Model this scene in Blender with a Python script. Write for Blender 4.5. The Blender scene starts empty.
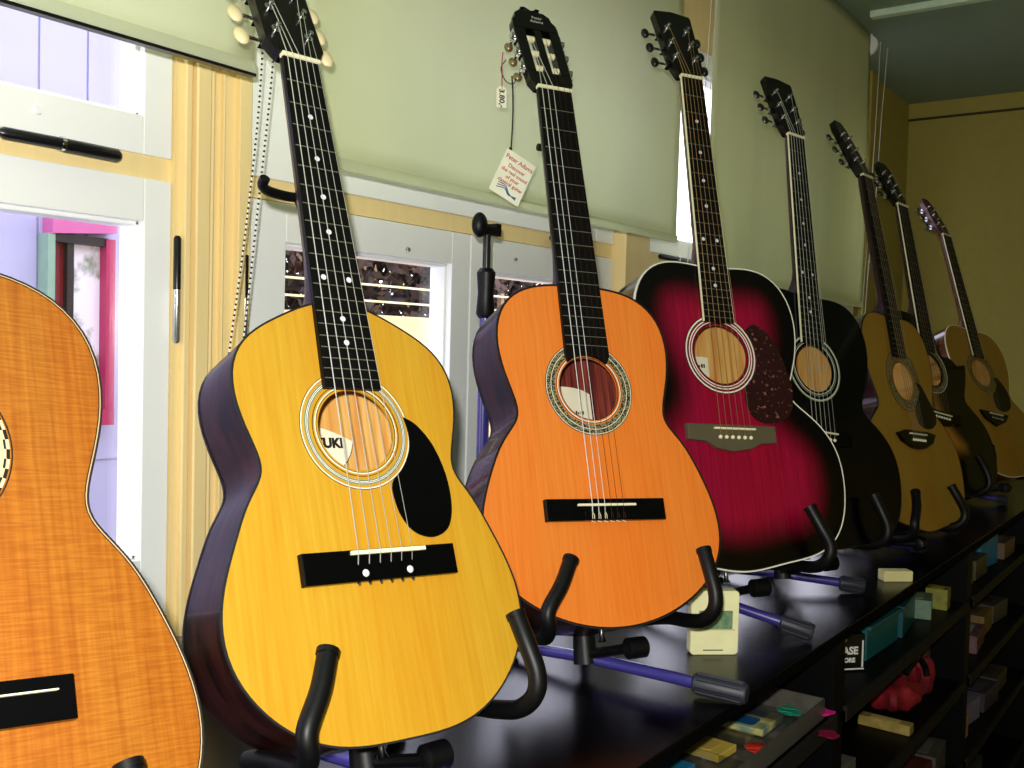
import bpy, math, random
from mathutils import Vector, Matrix
random.seed(7)
# ------------------------------------------------------------------ camera, world, light, exposure
SC = bpy.context.scene
COL = SC.collection
cam_d = bpy.data.cameras.new('camera'); cam = bpy.data.objects.new('camera', cam_d); COL.objects.link(cam)
cam_d.sensor_fit = 'HORIZONTAL'; cam_d.sensor_width = 36.0; cam_d.lens = 1010.0 / 1024.0 * 36.0
cam_d.clip_start = 0.02; cam_d.clip_end = 200
cam.matrix_world = Matrix(((0.58465575, 0.01509867, -0.81114098, 0),
                           (-0.81089696, 0.04165566, -0.58370448, 0),
                           (0.02497545, 0.99901794, 0.03659769, 0),
                           (0, 0, 0, 1)))
SC.camera = cam
W = bpy.data.worlds.new('overcast_sky'); SC.world = W; W.use_nodes = True
wn = W.node_tree; bg = wn.nodes['Background']
wt = wn.nodes.new('ShaderNodeTexCoord'); wsep = wn.nodes.new('ShaderNodeSeparateXYZ'); wr = wn.nodes.new('ShaderNodeValToRGB')
wn.links.new(wt.outputs['Generated'], wsep.inputs[0]); wn.links.new(wsep.outputs['Z'], wr.inputs[0]); wn.links.new(wr.outputs[0], bg.inputs[0])
wr.color_ramp.elements[0].color = (0.90, 0.88, 1.0, 1); wr.color_ramp.elements[1].color = (0.68, 0.74, 1.0, 1)
bg.inputs[1].default_value = 4.2
fl = bpy.data.lights.new('camera_flash', 'POINT'); fl.energy = 74; fl.color = (1.0, 0.985, 0.95); fl.shadow_soft_size = 0.012
flo = bpy.data.objects.new('camera_flash', fl); COL.objects.link(flo); flo.location = (-0.035, 0.0, 0.05)
SC.view_settings.view_transform = 'Standard'; SC.view_settings.look = 'None'
SC.view_settings.gamma = 1.0; SC.view_settings.use_curve_mapping = False; SC.view_settings.exposure = 0.0

# ------------------------------------------------------------------ helpers
def lin(c): return tuple(((x / 255) / 12.92 if x / 255 <= .04045 else ((x / 255 + .055) / 1.055) ** 2.4) for x in c)
MC = {}
def mat(name, rgb, rough=0.5, metal=0.0, coat=0.0, var=0.0, vscale=30.0, stretch=(1, 1, 1), rgb2=None, bump=0.0, spec=0.5, transl=0.0, contrast=(0.35, 0.65)):
    """procedural material: base colour mixed with a noise of rgb2"""
    if name in MC: return MC[name]
    m = bpy.data.materials.new(name); m.use_nodes = True; MC[name] = m
    nt = m.node_tree; b = nt.nodes['Principled BSDF']
    c = lin(rgb); c2 = lin(rgb2) if rgb2 else tuple(x * (1 - (var or .08)) for x in c)
    tc = nt.nodes.new('ShaderNodeTexCoord'); mp = nt.nodes.new('ShaderNodeMapping'); nz = nt.nodes.new('ShaderNodeTexNoise')
    rp = nt.nodes.new('ShaderNodeValToRGB')
    mp.inputs['Scale'].default_value = stretch; nz.inputs['Scale'].default_value = vscale; nz.inputs['Detail'].default_value = 4
    nt.links.new(tc.outputs['Object'], mp.inputs[0]); nt.links.new(mp.outputs[0], nz.inputs['Vector']); nt.links.new(nz.outputs[0], rp.inputs[0])
    rp.color_ramp.elements[0].position = contrast[0]; rp.color_ramp.elements[1].position = contrast[1]
    rp.color_ramp.elements[0].color = (*c2, 1); rp.color_ramp.elements[1].color = (*c, 1)
    nt.links.new(rp.outputs[0], b.inputs['Base Color'])
    b.inputs['Roughness'].default_value = rough; b.inputs['Metallic'].default_value = metal
    b.inputs['Coat Weight'].default_value = coat; b.inputs['Coat Roughness'].default_value = 0.03
    b.inputs['Specular IOR Level'].default_value = spec
    if bump:
        bp = nt.nodes.new('ShaderNodeBump'); bp.inputs['Strength'].default_value = bump; bp.inputs['Distance'].default_value = 0.001
        nt.links.new(nz.outputs[0], bp.inputs['Height']); nt.links.new(bp.outputs[0], b.inputs['Normal'])
    if transl:
        tr = nt.nodes.new('ShaderNodeBsdfTranslucent'); mx = nt.nodes.new('ShaderNodeMixShader'); out = nt.nodes['Material Output']
        nt.links.new(rp.outputs[0], tr.inputs[0]); mx.inputs[0].default_value = transl
        nt.links.new(b.outputs[0], mx.inputs[1]); nt.links.new(tr.outputs[0], mx.inputs[2]); nt.links.new(mx.outputs[0], out.inputs[0])
    return m
def glass_mat(name, tint=(1, 1, 1), gloss=0.09, rough=0.01):
    if name in MC: return MC[name]
    m = bpy.data.materials.new(name); m.use_nodes = True; MC[name] = m
    nt = m.node_tree; nt.nodes.remove(nt.nodes['Principled BSDF']); out = nt.nodes['Material Output']
    t = nt.nodes.new('ShaderNodeBsdfTransparent'); g = nt.nodes.new('ShaderNodeBsdfGlossy'); mx = nt.nodes.new('ShaderNodeMixShader')
    t.inputs[0].default_value = (*tint, 1); g.inputs['Roughness'].default_value = rough; mx.inputs[0].default_value = gloss
    nt.links.new(t.outputs[0], mx.inputs[1]); nt.links.new(g.outputs[0], mx.inputs[2]); nt.links.new(mx.outputs[0], out.inputs[0])
    return m

class MB:
    def __init__(s): s.v = []; s.f = []; s.m = []; s.a = []
    def add(s, vs, fs, mi=0):
        o = len(s.v); s.v += [tuple(x) for x in vs]; s.f += [tuple(i + o for i in f) for f in fs]; s.m += [mi] * len(fs); return s
    def box(s, a, b, mi=0, M=None):
        vs = [Vector((x, y, z)) for x in (a[0], b[0]) for y in (a[1], b[1]) for z in (a[2], b[2])]
        if M: vs = [M @ v for v in vs]
        return s.add(vs, [(0, 1, 3, 2), (4, 6, 7, 5), (0, 4, 5, 1), (2, 3, 7, 6), (0, 2, 6, 4), (1, 5, 7, 3)], mi)
    def prism(s, poly, z0, z1, mi=0, M=None, top=1.0):
        n = len(poly); cx = sum(p[0] for p in poly) / n; cy = sum(p[1] for p in poly) / n
        vs = [Vector((x, y, z0)) for x, y in poly] + [Vector((cx + (x - cx) * top, cy + (y - cy) * top, z1)) for x, y in poly]
        if M: vs = [M @ v for v in vs]
        return s.add(vs, [tuple(range(n))[::-1], tuple(range(n, 2 * n))] + [(i, (i + 1) % n, n + (i + 1) % n, n + i) for i in range(n)], mi)
    def tube(s, path, r, n=12, mi=0, caps=True, sq=(1, 1)):
        path = [Vector(p) for p in path]; rs = r if isinstance(r, (list, tuple)) else [r] * len(path)
        rings = []; t0 = (path[1] - path[0]).normalized()
        ref = Vector((0, 0, 1)) if abs(t0.z) < .9 else Vector((1, 0, 0)); a = t0.cross(ref).normalized()
        for i, p in enumerate(path):
            t = ((path[min(i + 1, len(path) - 1)] - path[max(i - 1, 0)])).normalized()
            a = (a - t * a.dot(t)).normalized(); b = t.cross(a)
            rings.append([p + a * math.cos(2 * math.pi * k / n) * rs[i] * sq[0] + b * math.sin(2 * math.pi * k / n) * rs[i] * sq[1] for k in range(n)])
        vs = [v for rg in rings for v in rg]
        fs = [(i * n + k, i * n + (k + 1) % n, (i + 1) * n + (k + 1) % n, (i + 1) * n + k) for i in range(len(path) - 1) for k in range(n)]
        if caps: fs += [tuple(range(n))[::-1], tuple((len(path) - 1) * n + k for k in range(n))]
        return s.add(vs, fs, mi)
    def ball(s, c, r, n=10, m=6, mi=0, M=None):
        r = r if isinstance(r, (list, tuple)) else (r, r, r); c = Vector(c)
        vs = [Vector((0, 0, -r[2]))]
        for j in range(1, m):
            ph = math.pi * j / m - math.pi / 2
            vs += [Vector((math.cos(2 * math.pi * i / n) * math.cos(ph) * r[0], math.sin(2 * math.pi * i / n) * math.cos(ph) * r[1], math.sin(ph) * r[2])) for i in range(n)]
        vs.append(Vector((0, 0, r[2]))); vs = [(M @ v if M else v) + c for v in vs]
        fs = [(0, 1 + (i + 1) % n, 1 + i) for i in range(n)]
        for j in range(m - 2): fs += [(1 + j * n + i, 1 + j * n + (i + 1) % n, 1 + (j + 1) * n + (i + 1) % n, 1 + (j + 1) * n + i) for i in range(n)]
        e = len(vs) - 1; fs += [(e, 1 + (m - 2) * n + i, 1 + (m - 2) * n + (i + 1) % n) for i in range(n)]
        return s.add(vs, fs, mi)
    def ringflat(s, c, r0, r1, z, mi=0, n=64, h=0.0004):
        vs = []
        for k in range(n):
            x, y = math.cos(2 * math.pi * k / n), math.sin(2 * math.pi * k / n)
            vs += [(c[0] + x * r0, c[1] + y * r0, z), (c[0] + x * r1, c[1] + y * r1, z), (c[0] + x * r1, c[1] + y * r1, z - h), (c[0] + x * r0, c[1] + y * r0, z - h)]
        fs = []
        for k in range(n):
            a = 4 * k; b = 4 * ((k + 1) % n)
            fs += [(a, a + 1, b + 1, b), (a + 1, a + 2, b + 2, b + 1), (a + 3, a, b, b + 3)]
        return s.add(vs, fs, mi)
    def build(s, name, mats, parent=None, smooth=False, bevel=0, subs=0, attr=None, seg=2):
        me = bpy.data.meshes.new(name); me.from_pydata(s.v, [], s.f)
        for m in (mats if isinstance(mats, (list, tuple)) else [mats]): me.materials.append(m)
        me.polygons.foreach_set('material_index', s.m)
        if smooth: me.polygons.foreach_set('use_smooth', [True] * len(s.f))
        if attr:
            at = me.attributes.new('rim', 'FLOAT', 'POINT'); at.data.foreach_set('value', attr)
        me.update(); me.validate()
        o = bpy.data.objects.new(name, me); COL.objects.link(o)
        if parent: o.parent = parent
        if bevel:
            md = o.modifiers.new('bevel', 'BEVEL'); md.width = bevel; md.segments = seg; md.limit_method = 'ANGLE'; md.angle_limit = 0.7
        if smooth and not subs:
            me.set_sharp_from_angle(angle=math.radians(38))
        if subs:
            md = o.modifiers.new('sub', 'SUBSURF'); md.levels = subs; md.render_levels = subs
        return o
def empty(name, M=None):
    o = bpy.data.objects.new(name, None); COL.objects.link(o); o.empty_display_size = .05
    if M is not None: o.matrix_world = M
    return o
def tag(o, label, cat, group=None, kind=None):
    if label: o['label'] = label
    if cat: o['category'] = cat
    if group: o['group'] = group
    if kind: o['kind'] = kind
    return o
def struct(o): o['kind'] = 'structure'; return o
def text(body, size, m, parent, M, name, align='CENTER', bold=0.0, squash=1.0):
    c = bpy.data.curves.new(name, 'FONT'); c.body = body; c.size = size; c.align_x = align; c.align_y = 'CENTER'; c.extrude = 0.00015; c.offset = bold; c.resolution_u = 3
    t = bpy.data.objects.new(name + '_src', c); COL.objects.link(t)
    dg = bpy.context.evaluated_depsgraph_get(); me = bpy.data.meshes.new_from_object(t.evaluated_get(dg))
    bpy.data.objects.remove(t); me.materials.clear(); me.materials.append(m)
    me.transform(M @ Matrix.Diagonal((squash, 1, 1, 1)))
    o = bpy.data.objects.new(name, me); COL.objects.link(o); o.parent = parent
    return o
def T(x, y, z): return Matrix.Translation((x, y, z))
def RX(a): return Matrix.Rotation(math.radians(a), 4, 'X')
def RY(a): return Matrix.Rotation(math.radians(a), 4, 'Y')
def RZ(a): return Matrix.Rotation(math.radians(a), 4, 'Z')
def crv(pts, n=8):
    """Catmull-Rom through points"""
    P = [Vector(p) for p in pts]; P = [P[0] * 2 - P[1]] + P + [P[-1] * 2 - P[-2]]; out = []
    for i in range(1, len(P) - 2):
        for k in range(n):
            t = k / n; a, b, c, d = P[i - 1], P[i], P[i + 1], P[i + 2]
            out.append(0.5 * ((2 * b) + (c - a) * t + (2 * a - 5 * b + 4 * c - d) * t * t + (3 * b - a - 3 * c + d) * t ** 3))
    out.append(P[-2]); return out

# ------------------------------------------------------------------ room
YW = 1.20; S = YW / 1.15           # sash plane; S scales the sizes measured on that plane
CEIL = 1.095; FLOOR = -1.40; XR = 4.59; XL = -1.6; YB = -2.6
TOP = -0.46                        # counter top
m_yel = mat('yellow_painted_wood', (250, 224, 160), rough=.45, var=.05, vscale=6, stretch=(8, 8, .6))
m_wallr = mat('olive_yellow_wall', (182, 168, 84), rough=.8, var=.06, vscale=40)
m_ceil = mat('pale_green_ceiling', (150, 172, 150), rough=.8, var=.05, vscale=10)
m_white = mat('white_gloss_window_paint', (250, 252, 250), rough=.3, var=.02, vscale=8)
m_floor = mat('brown_floor', (84, 66, 52), rough=.5, var=.2, vscale=3)
m_black = mat('black_hardware', (16, 16, 18), rough=.3, var=.1)
m_chrome = mat('chrome', (215, 215, 215), rough=.15, metal=1.0, var=.02)
m_glass = glass_mat('window_glass', gloss=.05)

cx = [(-1.5, .822), (.948, 1.978), (2.088, 3.02), (3.12, 3.72)]     # window columns (at Y=1.15)
zs = [(-.40, .205), (.235, .77)]
def x_(v): return v * S
wb = MB()
y0, y1 = YW + .012, YW + .056
wb.box((XL, y0, FLOOR), (x_(cx[3][1]), y1, zs[0][0] * S)); wb.box((XL, y0, zs[1][1] * S), (x_(cx[3][1]), y1, CEIL))
wb.box((x_(cx[3][1]), y0, FLOOR), (XR, y1, CEIL), 1)  # far end of the yellow wall, green cast of the dim light put into its colour
for a, b in ((0, 1), (1, 2), (2, 3)):
    pr = .028 if a == 1 else .0
    wb.box((x_(cx[a][1]), YW - pr - .004, zs[0][0] * S), (x_(cx[b][0]), y1, zs[1][1] * S))
for c in cx: wb.box((x_(c[0]) if c[0] > 0 else XL, YW + .006, zs[0][1] * S), (x_(c[1]), y1, zs[1][0] * S))
struct(wb.build('wall_back', [m_yel, m_wallr]))
# profiled moulding on the wide post between the first two windows
mo = MB()
for a, b, d in ((.832, .842, .010), (.846, .868, .016), (.872, .877, .012), (.893, .897, .009), (.918, .940, .012)):
    mo.box((x_(a), YW - .004 - d, zs[0][0] * S), (x_(b), YW - .003, .95))
struct(mo.build('trim_1', m_yel, bevel=.002))
struct(MB().box((XR, YB, FLOOR), (XR + .1, y1, CEIL)).build('wall_right', m_wallr))
struct(MB().box((XL - .1, YB, FLOOR), (XL, y1, CEIL)).build('wall_left', m_wallr))
struct(MB().box((XL - .1, YB - .1, FLOOR), (XR + .1, YB, CEIL)).build('wall_front', m_wallr))
struct(MB().box((XL - .1, YB - .1, CEIL), (XR + .1, y1, CEIL + .1)).build('ceiling', m_ceil))
struct(MB().box((XL - .1, YB - .1, FLOOR - .1), (XR + .1, y1, FLOOR)).build('floor', m_floor))
# flat strip along the head of the right wall, and the dark picture groove under it
struct(MB().box((XR - .008, YB, CEIL - .065), (XR, YW + .012, CEIL)).box((XR - .012, YB, CEIL - .073), (XR, YW + .012, CEIL - .065), 1).build('trim_2', [m_wallr, mat('groove_brown', (70, 58, 30), rough=.8)]))
struct(MB().box((x_(3.80), YW - .012, FLOOR), (x_(3.86), YW + .012, CEIL)).build('trim_3', m_wallr, bevel=.003))
# pale beam under the ceiling
struct(MB().box((3.28, -2.4, CEIL - .022), (3.315, 1.00, CEIL)).build('trim_4', mat('pale_green_beam', (226, 250, 226), rough=.5), bevel=.004))

m_spec = mat('hinge_silver', (200, 200, 196), rough=.25, metal=.8)
def sash(parent, xa, xb, za, zb, oa, ob, ta, tb):
    """one white casement: outer xa..xb, za..zb; opening oa..ob, ta..tb"""
    d = .048
    f = MB(); xa, xb, za, zb, oa, ob, ta, tb = [v * S for v in (xa, xb, za, zb, oa, ob, ta, tb)]
    f.box((xa, YW, za), (oa, YW + d, zb)); f.box((ob, YW, za), (xb, YW + d, zb))
    f.box((oa, YW, tb), (ob, YW + d, zb)); f.box((oa, YW, za), (ob, YW + d, ta))
    # glazing bead
    e = .012
    f.box((oa, YW + .012, ta), (oa + .006, YW + d, tb)); f.box((ob - .006, YW + .012, ta), (ob, YW + d, tb))
    f.box((oa, YW + .012, tb - .006), (ob, YW + d, tb)); f.box((oa, YW + .012, ta), (ob, YW + d, ta + .006))
    s = f.build('casement_frame', m_white, parent, bevel=.0015)
    MB().box((oa, YW + .036, ta), (ob, YW + .040, tb)).build('pane', m_glass, parent)
    return s
def hinge_v(parent, x, z0, z1):
    x, z0, z1 = x * S, z0 * S, z1 * S; zm = z0 + (z1 - z0) * .49
    h = MB(); y = YW - .012
    h.tube([(x, y, zm + .0015), (x, y, z1 - .004), (x, y, z1)], [.0052, .0052, .003], 12, 0)
    h.tube([(x, y, z0), (x, y, z0 + .004), (x, y, zm)], [.003, .0052, .0052], 12, 1)
    h.tube([(x, y, zm - .001), (x, y, zm + .002)], .0045, 12, 1)
    h.build('hinge', [m_black, m_spec], parent, smooth=True)
def hinge_h(parent, xa, xb, z):
    xa, xb, z = xa * S, xb * S, z * S; y = YW - .014; xm = (xa + xb) / 2
    h = MB()
    h.tube([(xa, y, z), (xa + .006, y, z), (xm, y, z)], [.004, .0075, .0075], 12)
    h.tube([(xm + .002, y, z - .001), (xb - .004, y, z - .002), (xb, y, z - .002)], [.0088, .0088, .006], 12)
    h.tube([(xm - .003, y, z), (xm + .002, y, z)], .0092, 12, 1)
    h.build('hinge', [m_black, m_chrome], parent, smooth=True)
def screw(parent, x, z, r=.0055, m=None):
    M = T(x * S, YW - .001, z * S) @ RX(90)
    MB().prism([(math.cos(a * math.pi / 6) * r, math.sin(a * math.pi / 6) * r) for a in range(12)], -.001, .003, 0, M, .7).build('screw_cap', m or m_white, parent)

w1 = struct(empty('window_1'))
sash(w1, -.62, .820, .235, .77, -.55, .778, .284, .70)
sash(w1, -.62, .820, -.39, .205, -.55, .780, -.289, .150)
hinge_h(w1, .585, .735, .226); hinge_v(w1, .822, -.006, .135); screw(w1, .637, .262, .006)
w2 = struct(empty('window_2'))
sash(w2, .950, 1.975, .235, .77, 1.03, 1.90, .300, .70)
sash(w2, .950, 1.456, -.39, .203, 1.018, 1.405, -.289, .146)
sash(w2, 1.460, 1.975, -.39, .203, 1.528, 1.905, -.289, .140)
hinge_v(w2, .934, -.002, .122); screw(w2, 1.286, .160, .0055, m_spec); screw(w2, 1.598, .170, .0045, m_spec); hinge_h(w2, 1.70, 1.85, .222)
w3 = struct(empty('window_3'))
sash(w3, 2.092, 3.015, .235, .77, 2.15, 2.95, .275, .715)
sash(w3, 2.092, 2.52, -.39, .203, 2.16, 2.46, -.289, .146)
sash(w3, 2.524, 3.015, -.39, .203, 2.59, 2.95, -.289, .146)
hinge_h(w3, 2.17, 2.36, .226)
w4 = struct(empty('window_4'))
sash(w4, 3.125, 3.715, .235, .77, 3.18, 3.65, .275, .715)
sash(w4, 3.125, 3.715, -.39, .203, 3.19, 3.65, -.289, .146)

# ------------------------------------------------------------------ roller blinds
YBl = 1.06
m_blind = mat('grey_green_blind_cloth', (240, 244, 212), rough=.75, var=.05, vscale=3.0, transl=.62, stretch=(1, 1, .35))
m_cord = mat('white_cord', (236, 238, 225), rough=.5)
m_bead = mat('dark_bead', (20, 20, 20), rough=.3)
m_blind3 = mat('dense_green_blind_cloth', (236, 240, 200), rough=.8, var=.08, vscale=3.0, transl=.34, stretch=(1.6, 1, .3))
def blind(xa, xb, zb, label, chains, hem_dark=False, cloth=None):
    e = empty('roller_blind', T((xa + xb) / 2, YBl, zb)); Mi = e.matrix_world.inverted()
    def q(*p): return Mi @ Vector(p)
    c = MB(); n = 40; k = 24; vs = []; fs = []
    for i in range(n + 1):
        for j in range(k + 1):
            x = xa + (xb - xa) * i / n; z = zb + .012 + (1.078 - zb) * j / k
            y = YBl + .0035 * math.sin(i * .55 + 1) * (1 - j / k) + .002 * math.sin(i * .21 + j * .2)
            vs.append(q(x, y, z))
    for i in range(n):
        for j in range(k): a = i * (k + 1) + j; fs.append((a, a + k + 1, a + k + 2, a + 1))
    c.add(vs, fs); o = c.build('blind_cloth', cloth or m_blind, e, smooth=True)
    md = o.modifiers.new('thick', 'SOLIDIFY'); md.thickness = .0008
    a, b = q(xa, YBl - .005, zb), q(xb, YBl + .005, zb + .016)
    hb = MB().box(a, b)
    if hem_dark: a2, b2 = q(xa, YBl - .006, zb - .004), q(xb, YBl + .006, zb); hb.box(a2, b2, 1)
    hb.build('bottom_bar', [cloth or m_blind, m_black], e)
    MB().tube([q(xa, YBl + .026, 1.062), q(xb, YBl + .026, 1.062)], .022, 20).build('roller', m_white, e, smooth=True)
    for x in (xa - .018, xb + .012):
        br = MB().tube([q(x, YBl + .014, 1.058), q(x + .014, YBl + .014, 1.058)], .033, 28)
        br.box(q(x + .002, YBl + .0, 1.085), q(x + .008, YBl + .05, 1.0948)); br.build('bracket', m_white, e, smooth=True)
    for ch in chains:
        p = crv([q(*v) for v in ch], 14)
        L = [0.0]
        for i in range(1, len(p)): L.append(L[-1] + (p[i] - p[i - 1]).length)
        m = MB(); m.tube(p, .0008, 5, 0)
        d = 0.0; i = 0; nb = 0
        while d < L[-1]:
            while L[i + 1] < d: i += 1
            t = (d - L[i]) / (L[i + 1] - L[i]); m.ball(p[i].lerp(p[i + 1], t), .0017, 6, 4, 1); d += .0070
        m.build('pull_chain', [m_cord, m_bead if ch[0][0] < 2 else m_cord], e)
    tag(e, label, 'roller blind'); return e
blind(-.75, .878, .347, 'pale grey roller blind at the left, pulled up highest, dark line along its hem', [
    [(.897, 1.045, 1.03), (.886, 1.045, .60), (.878, 1.045, .34), (.858, 1.045, .15), (.836, 1.045, 0), (.83, 1.048, -.06)],
    [(.925, 1.045, 1.03), (.912, 1.045, .60), (.898, 1.045, .37), (.876, 1.045, .17), (.856, 1.045, 0), (.85, 1.048, -.06)]], True)
blind(.965, 2.100, .248, 'middle grey green roller blind behind the hanging tags, bright window rail showing under it', [
    [(2.232, 1.045, 1.03), (2.218, 1.045, .83), (2.196, 1.045, .595), (2.165, 1.045, .40), (2.140, 1.045, .255), (2.14, 1.05, .10)],
    [(2.258, 1.045, 1.03), (2.246, 1.045, .83), (2.224, 1.045, .600), (2.205, 1.045, .40), (2.188, 1.045, .262), (2.18, 1.05, .10)]])
blind(2.275, 3.505, .166, 'darker green roller blind at the right that hangs lowest, beside the bare wall', [
    [(3.565, 1.045, 1.075), (3.545, 1.045, .80), (3.52, 1.045, .56), (3.49, 1.045, .30), (3.47, 1.048, .12)],
    [(3.65, 1.045, 1.075), (3.605, 1.045, .80), (3.58, 1.045, .56), (3.53, 1.045, .34), (3.51, 1.048, .12)]], cloth=m_blind3)

# ------------------------------------------------------------------ outside
m_lav = mat('lavender_boards', (174, 172, 204), rough=.8, var=.03, vscale=2)
nb = empty('neighbouring_building', T(1, 3.4, FLOOR)); bi = nb.matrix_world.inverted()
def bq(x, y, z): return bi @ Vector((x, y, z))
w = MB()
w.box(bq(-3, 3.4, FLOOR), bq(2.62, 3.6, 2.6))
for i in range(31):
    xx = -3 + i * .181; w.box(bq(xx, 3.392, -.45), bq(xx + .172, 3.4, 2.6))
w.build('wall', m_lav, nb)
m_mag = mat('magenta_paint', (168, 30, 84), rough=.5); m_pink = mat('pink_paint', (196, 96, 152), rough=.5)
wf = MB(); wf.box(bq(2.106, 3.33, -.262), bq(2.142, 3.392, .352)); wf.box(bq(1.885, 3.328, -.32), bq(2.142, 3.392, -.262)); wf.box(bq(1.885, 3.33, -.262), bq(1.912, 3.392, .352), 2)
wf.box(bq(1.912, 3.35, -.27), bq(1.922, 3.392, .36), 3)
wf.add([bq(1.90, 3.325, .352), bq(1.90, 3.325, .42), bq(2.145, 3.325, .42), bq(2.145, 3.325, .375), bq(1.90, 3.392, .352), bq(1.90, 3.392, .42), bq(2.145, 3.392, .42), bq(2.145, 3.392, .375)],
       [(0, 1, 2, 3), (7, 6, 5, 4), (0, 4, 5, 1), (1, 5, 6, 2), (2, 6, 7, 3), (3, 7, 4, 0)], 1)
fr = wf.build('window_frame', [m_mag, m_pink, mat('grey_green_post', (130, 160, 140), rough=.6), mat('pale_post', (225, 230, 225), rough=.6)], nb)
MB().box(bq(1.922, 3.37, -.27), bq(2.0, 3.39, .36)).box(bq(1.965, 3.345, -.27), bq(1.99, 3.39, .36), 1).box(bq(1.912, 3.335, .325), bq(2.115, 3.39, .355), 1).build('dark_pane', [mat('dark_red_inside', (120, 30, 40), rough=.2), mat('black_sash', (28, 20, 24), rough=.4)], nb)
MB().box(bq(2.0, 3.372, -.27), bq(2.106, 3.388, .345)).build('leaf_reflection_pane', mat('painted_leaf_reflection', (236, 232, 240), rough=.25, rgb2=(90, 110, 60), vscale=9, contrast=(.38, .52), stretch=(1, 1, 1)), nb)  # leaf reflections in the glass are put into the pane's colour
tag(nb, 'lavender boarded building outside with a magenta framed window', 'building')
m_leaf = mat('dark_brown_leaves', (78, 52, 40), rough=.7, rgb2=(36, 26, 22), vscale=5)
m_leaf2 = mat('pale_leaf', (150, 120, 90), rough=.6)
hg = MB(); rnd = random.Random(3)
for i in range(11000):
    x = rnd.uniform(2.75, 5.9); z = rnd.uniform(.02, 1.35 - max(0, (x - 4.2)) * .35); y = rnd.uniform(3.75, 4.6)
    s_ = rnd.uniform(.025, .07)
    M = T(x, y, z) @ RZ(rnd.uniform(-60, 60)) @ RX(rnd.uniform(-60, 60)) @ RY(rnd.uniform(0, 180))
    hg.add([M @ Vector(p) for p in ((-s_, 0, 0), (-.2 * s_, 0, .5 * s_), (s_, 0, 0), (-.2 * s_, 0, -.5 * s_))], [(0, 1, 2, 3)], 0 if rnd.random() < .93 else 1)
for i in range(60):
    x = rnd.uniform(2.8, 5.8); hg.tube([(x, 4.2, -.9), (x + rnd.uniform(-.2, .2), 4.2, .4), (x + rnd.uniform(-.4, .4), 4.2, 1.1 - max(0, x - 4.2) * .3)], [.02, .012, .004], 5)
tag(hg.build('garden_hedge', [m_leaf, m_leaf2]), 'dark brown leafy hedge outside, seen through the middle window', 'hedge', kind='stuff')
fn = empty('garden_fence', T(4, 3.5, -1.4)); fi = fn.matrix_world.inverted()
for z in (.285, .205): MB().box(fi @ Vector((2.7, 3.49, z)), fi @ Vector((6.2, 3.51, z + .010))).build('rail', mat('pale_yellow_rail', (236, 226, 170), rough=.5), fn)
for x in (3.35, 4.75, 5.9): MB().box(fi @ Vector((x, 3.51, -1.4)), fi @ Vector((x + .03, 3.54, .31))).build('post', m_leaf2, fn)
MB().box(fi @ Vector((2.7, 3.42, -1.4)), fi @ Vector((6.2, 3.48, .14))).build('base_wall', mat('beige_low_wall', (238, 206, 150), rough=.7), fn)
tag(fn, 'thin pale rails over a low beige wall outside the middle window', 'fence')
struct(MB().box((-8, YW + .3, FLOOR - .2), (16, 14, FLOOR - .02)).build('ground', mat('grey_paving', (150, 148, 150), rough=.9, var=.1)))

# ------------------------------------------------------------------ counter with shelves
m_ctr = mat('black_gloss_laminate', (6, 5, 8), rough=.25, var=.4, vscale=200, spec=.2)
m_shelf = mat('black_shelf_board', (5, 5, 6), rough=.5, var=.2, vscale=60, spec=.12)
FE = .52
ct = empty('display_counter', T(1.7, FE, FLOOR)); ci = ct.matrix_world.inverted()
def cq(x, y, z): return ci @ Vector((x, y, z))
MB().box(cq(-1.0, FE, TOP - .018), cq(4.58, YW - .002, TOP)).build('worktop', m_ctr, ct, bevel=.0015)
MB().box(cq(-1.0, FE - .0015, TOP - .0175), cq(4.58, FE - .0001, TOP - .0012)).build('edge_strip', mat('matt_black_edging', (3, 3, 4), rough=.8, spec=.05), ct)
xs = (-.35, .66, 1.668, 2.68, 3.66, 4.52)
for x in xs: MB().box(cq(x, FE + .004, FLOOR), cq(x + .048, 1.16, TOP - .019)).build('divider', m_shelf, ct)
for i in range(5):
    for z in (-.605, -.805, -1.02, -1.25):
        MB().box(cq(xs[i] + .049, FE, z - .018), cq(xs[i + 1] - .001, 1.14, z)).box(cq(xs[i] + .049, FE - .003, z - .018), cq(xs[i + 1] - .001, FE + .004, z + .008), 1).build('shelf', [m_shelf, mat('worn_shelf_edge', (34, 31, 30), rough=.6, spec=.15)], ct)
MB().box(cq(-1.0, 1.161, FLOOR), cq(4.58, 1.175, TOP - .019)).build('back_panel', m_shelf, ct)
tag(ct, 'long black glossy display counter with open shelves below the guitars', 'counter')

# ------------------------------------------------------------------ guitars
K3 = [0.20222, -0.01036, 0.05345, 0.02443, -0.00807, -0.00772, -0.00649, -0.00419, 0.00104, 0.00129]
K1 = [0.20222, -0.01036, 0.05345, 0.02443, -0.00807, -0.00772, -0.00649, -0.00419, 0.00104, 0.00129]
K2 = [0.18734, -0.01388, 0.04925, 0.01762, -0.01048, -0.00426, -0.00364, 0.0003, 0.00263, 0.00265]
K4 = [0.22505, -0.01381, 0.04818, 0.03245, -0.01725, -0.01374, -0.0062, -0.00064, 0.00133, -0.00279]
def outline(k, c, n=144, cut=None):
    P = []
    for i in range(n):
        th = 2 * math.pi * i / n; r = sum(k[j] * math.cos(j * th) for j in range(len(k)))
        x, y = r * math.sin(th), c + r * math.cos(th)
        if cut: x, y = cut(x, y)
        P.append((x, y))
    return P          # starts at the neck end, goes towards +u
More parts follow.
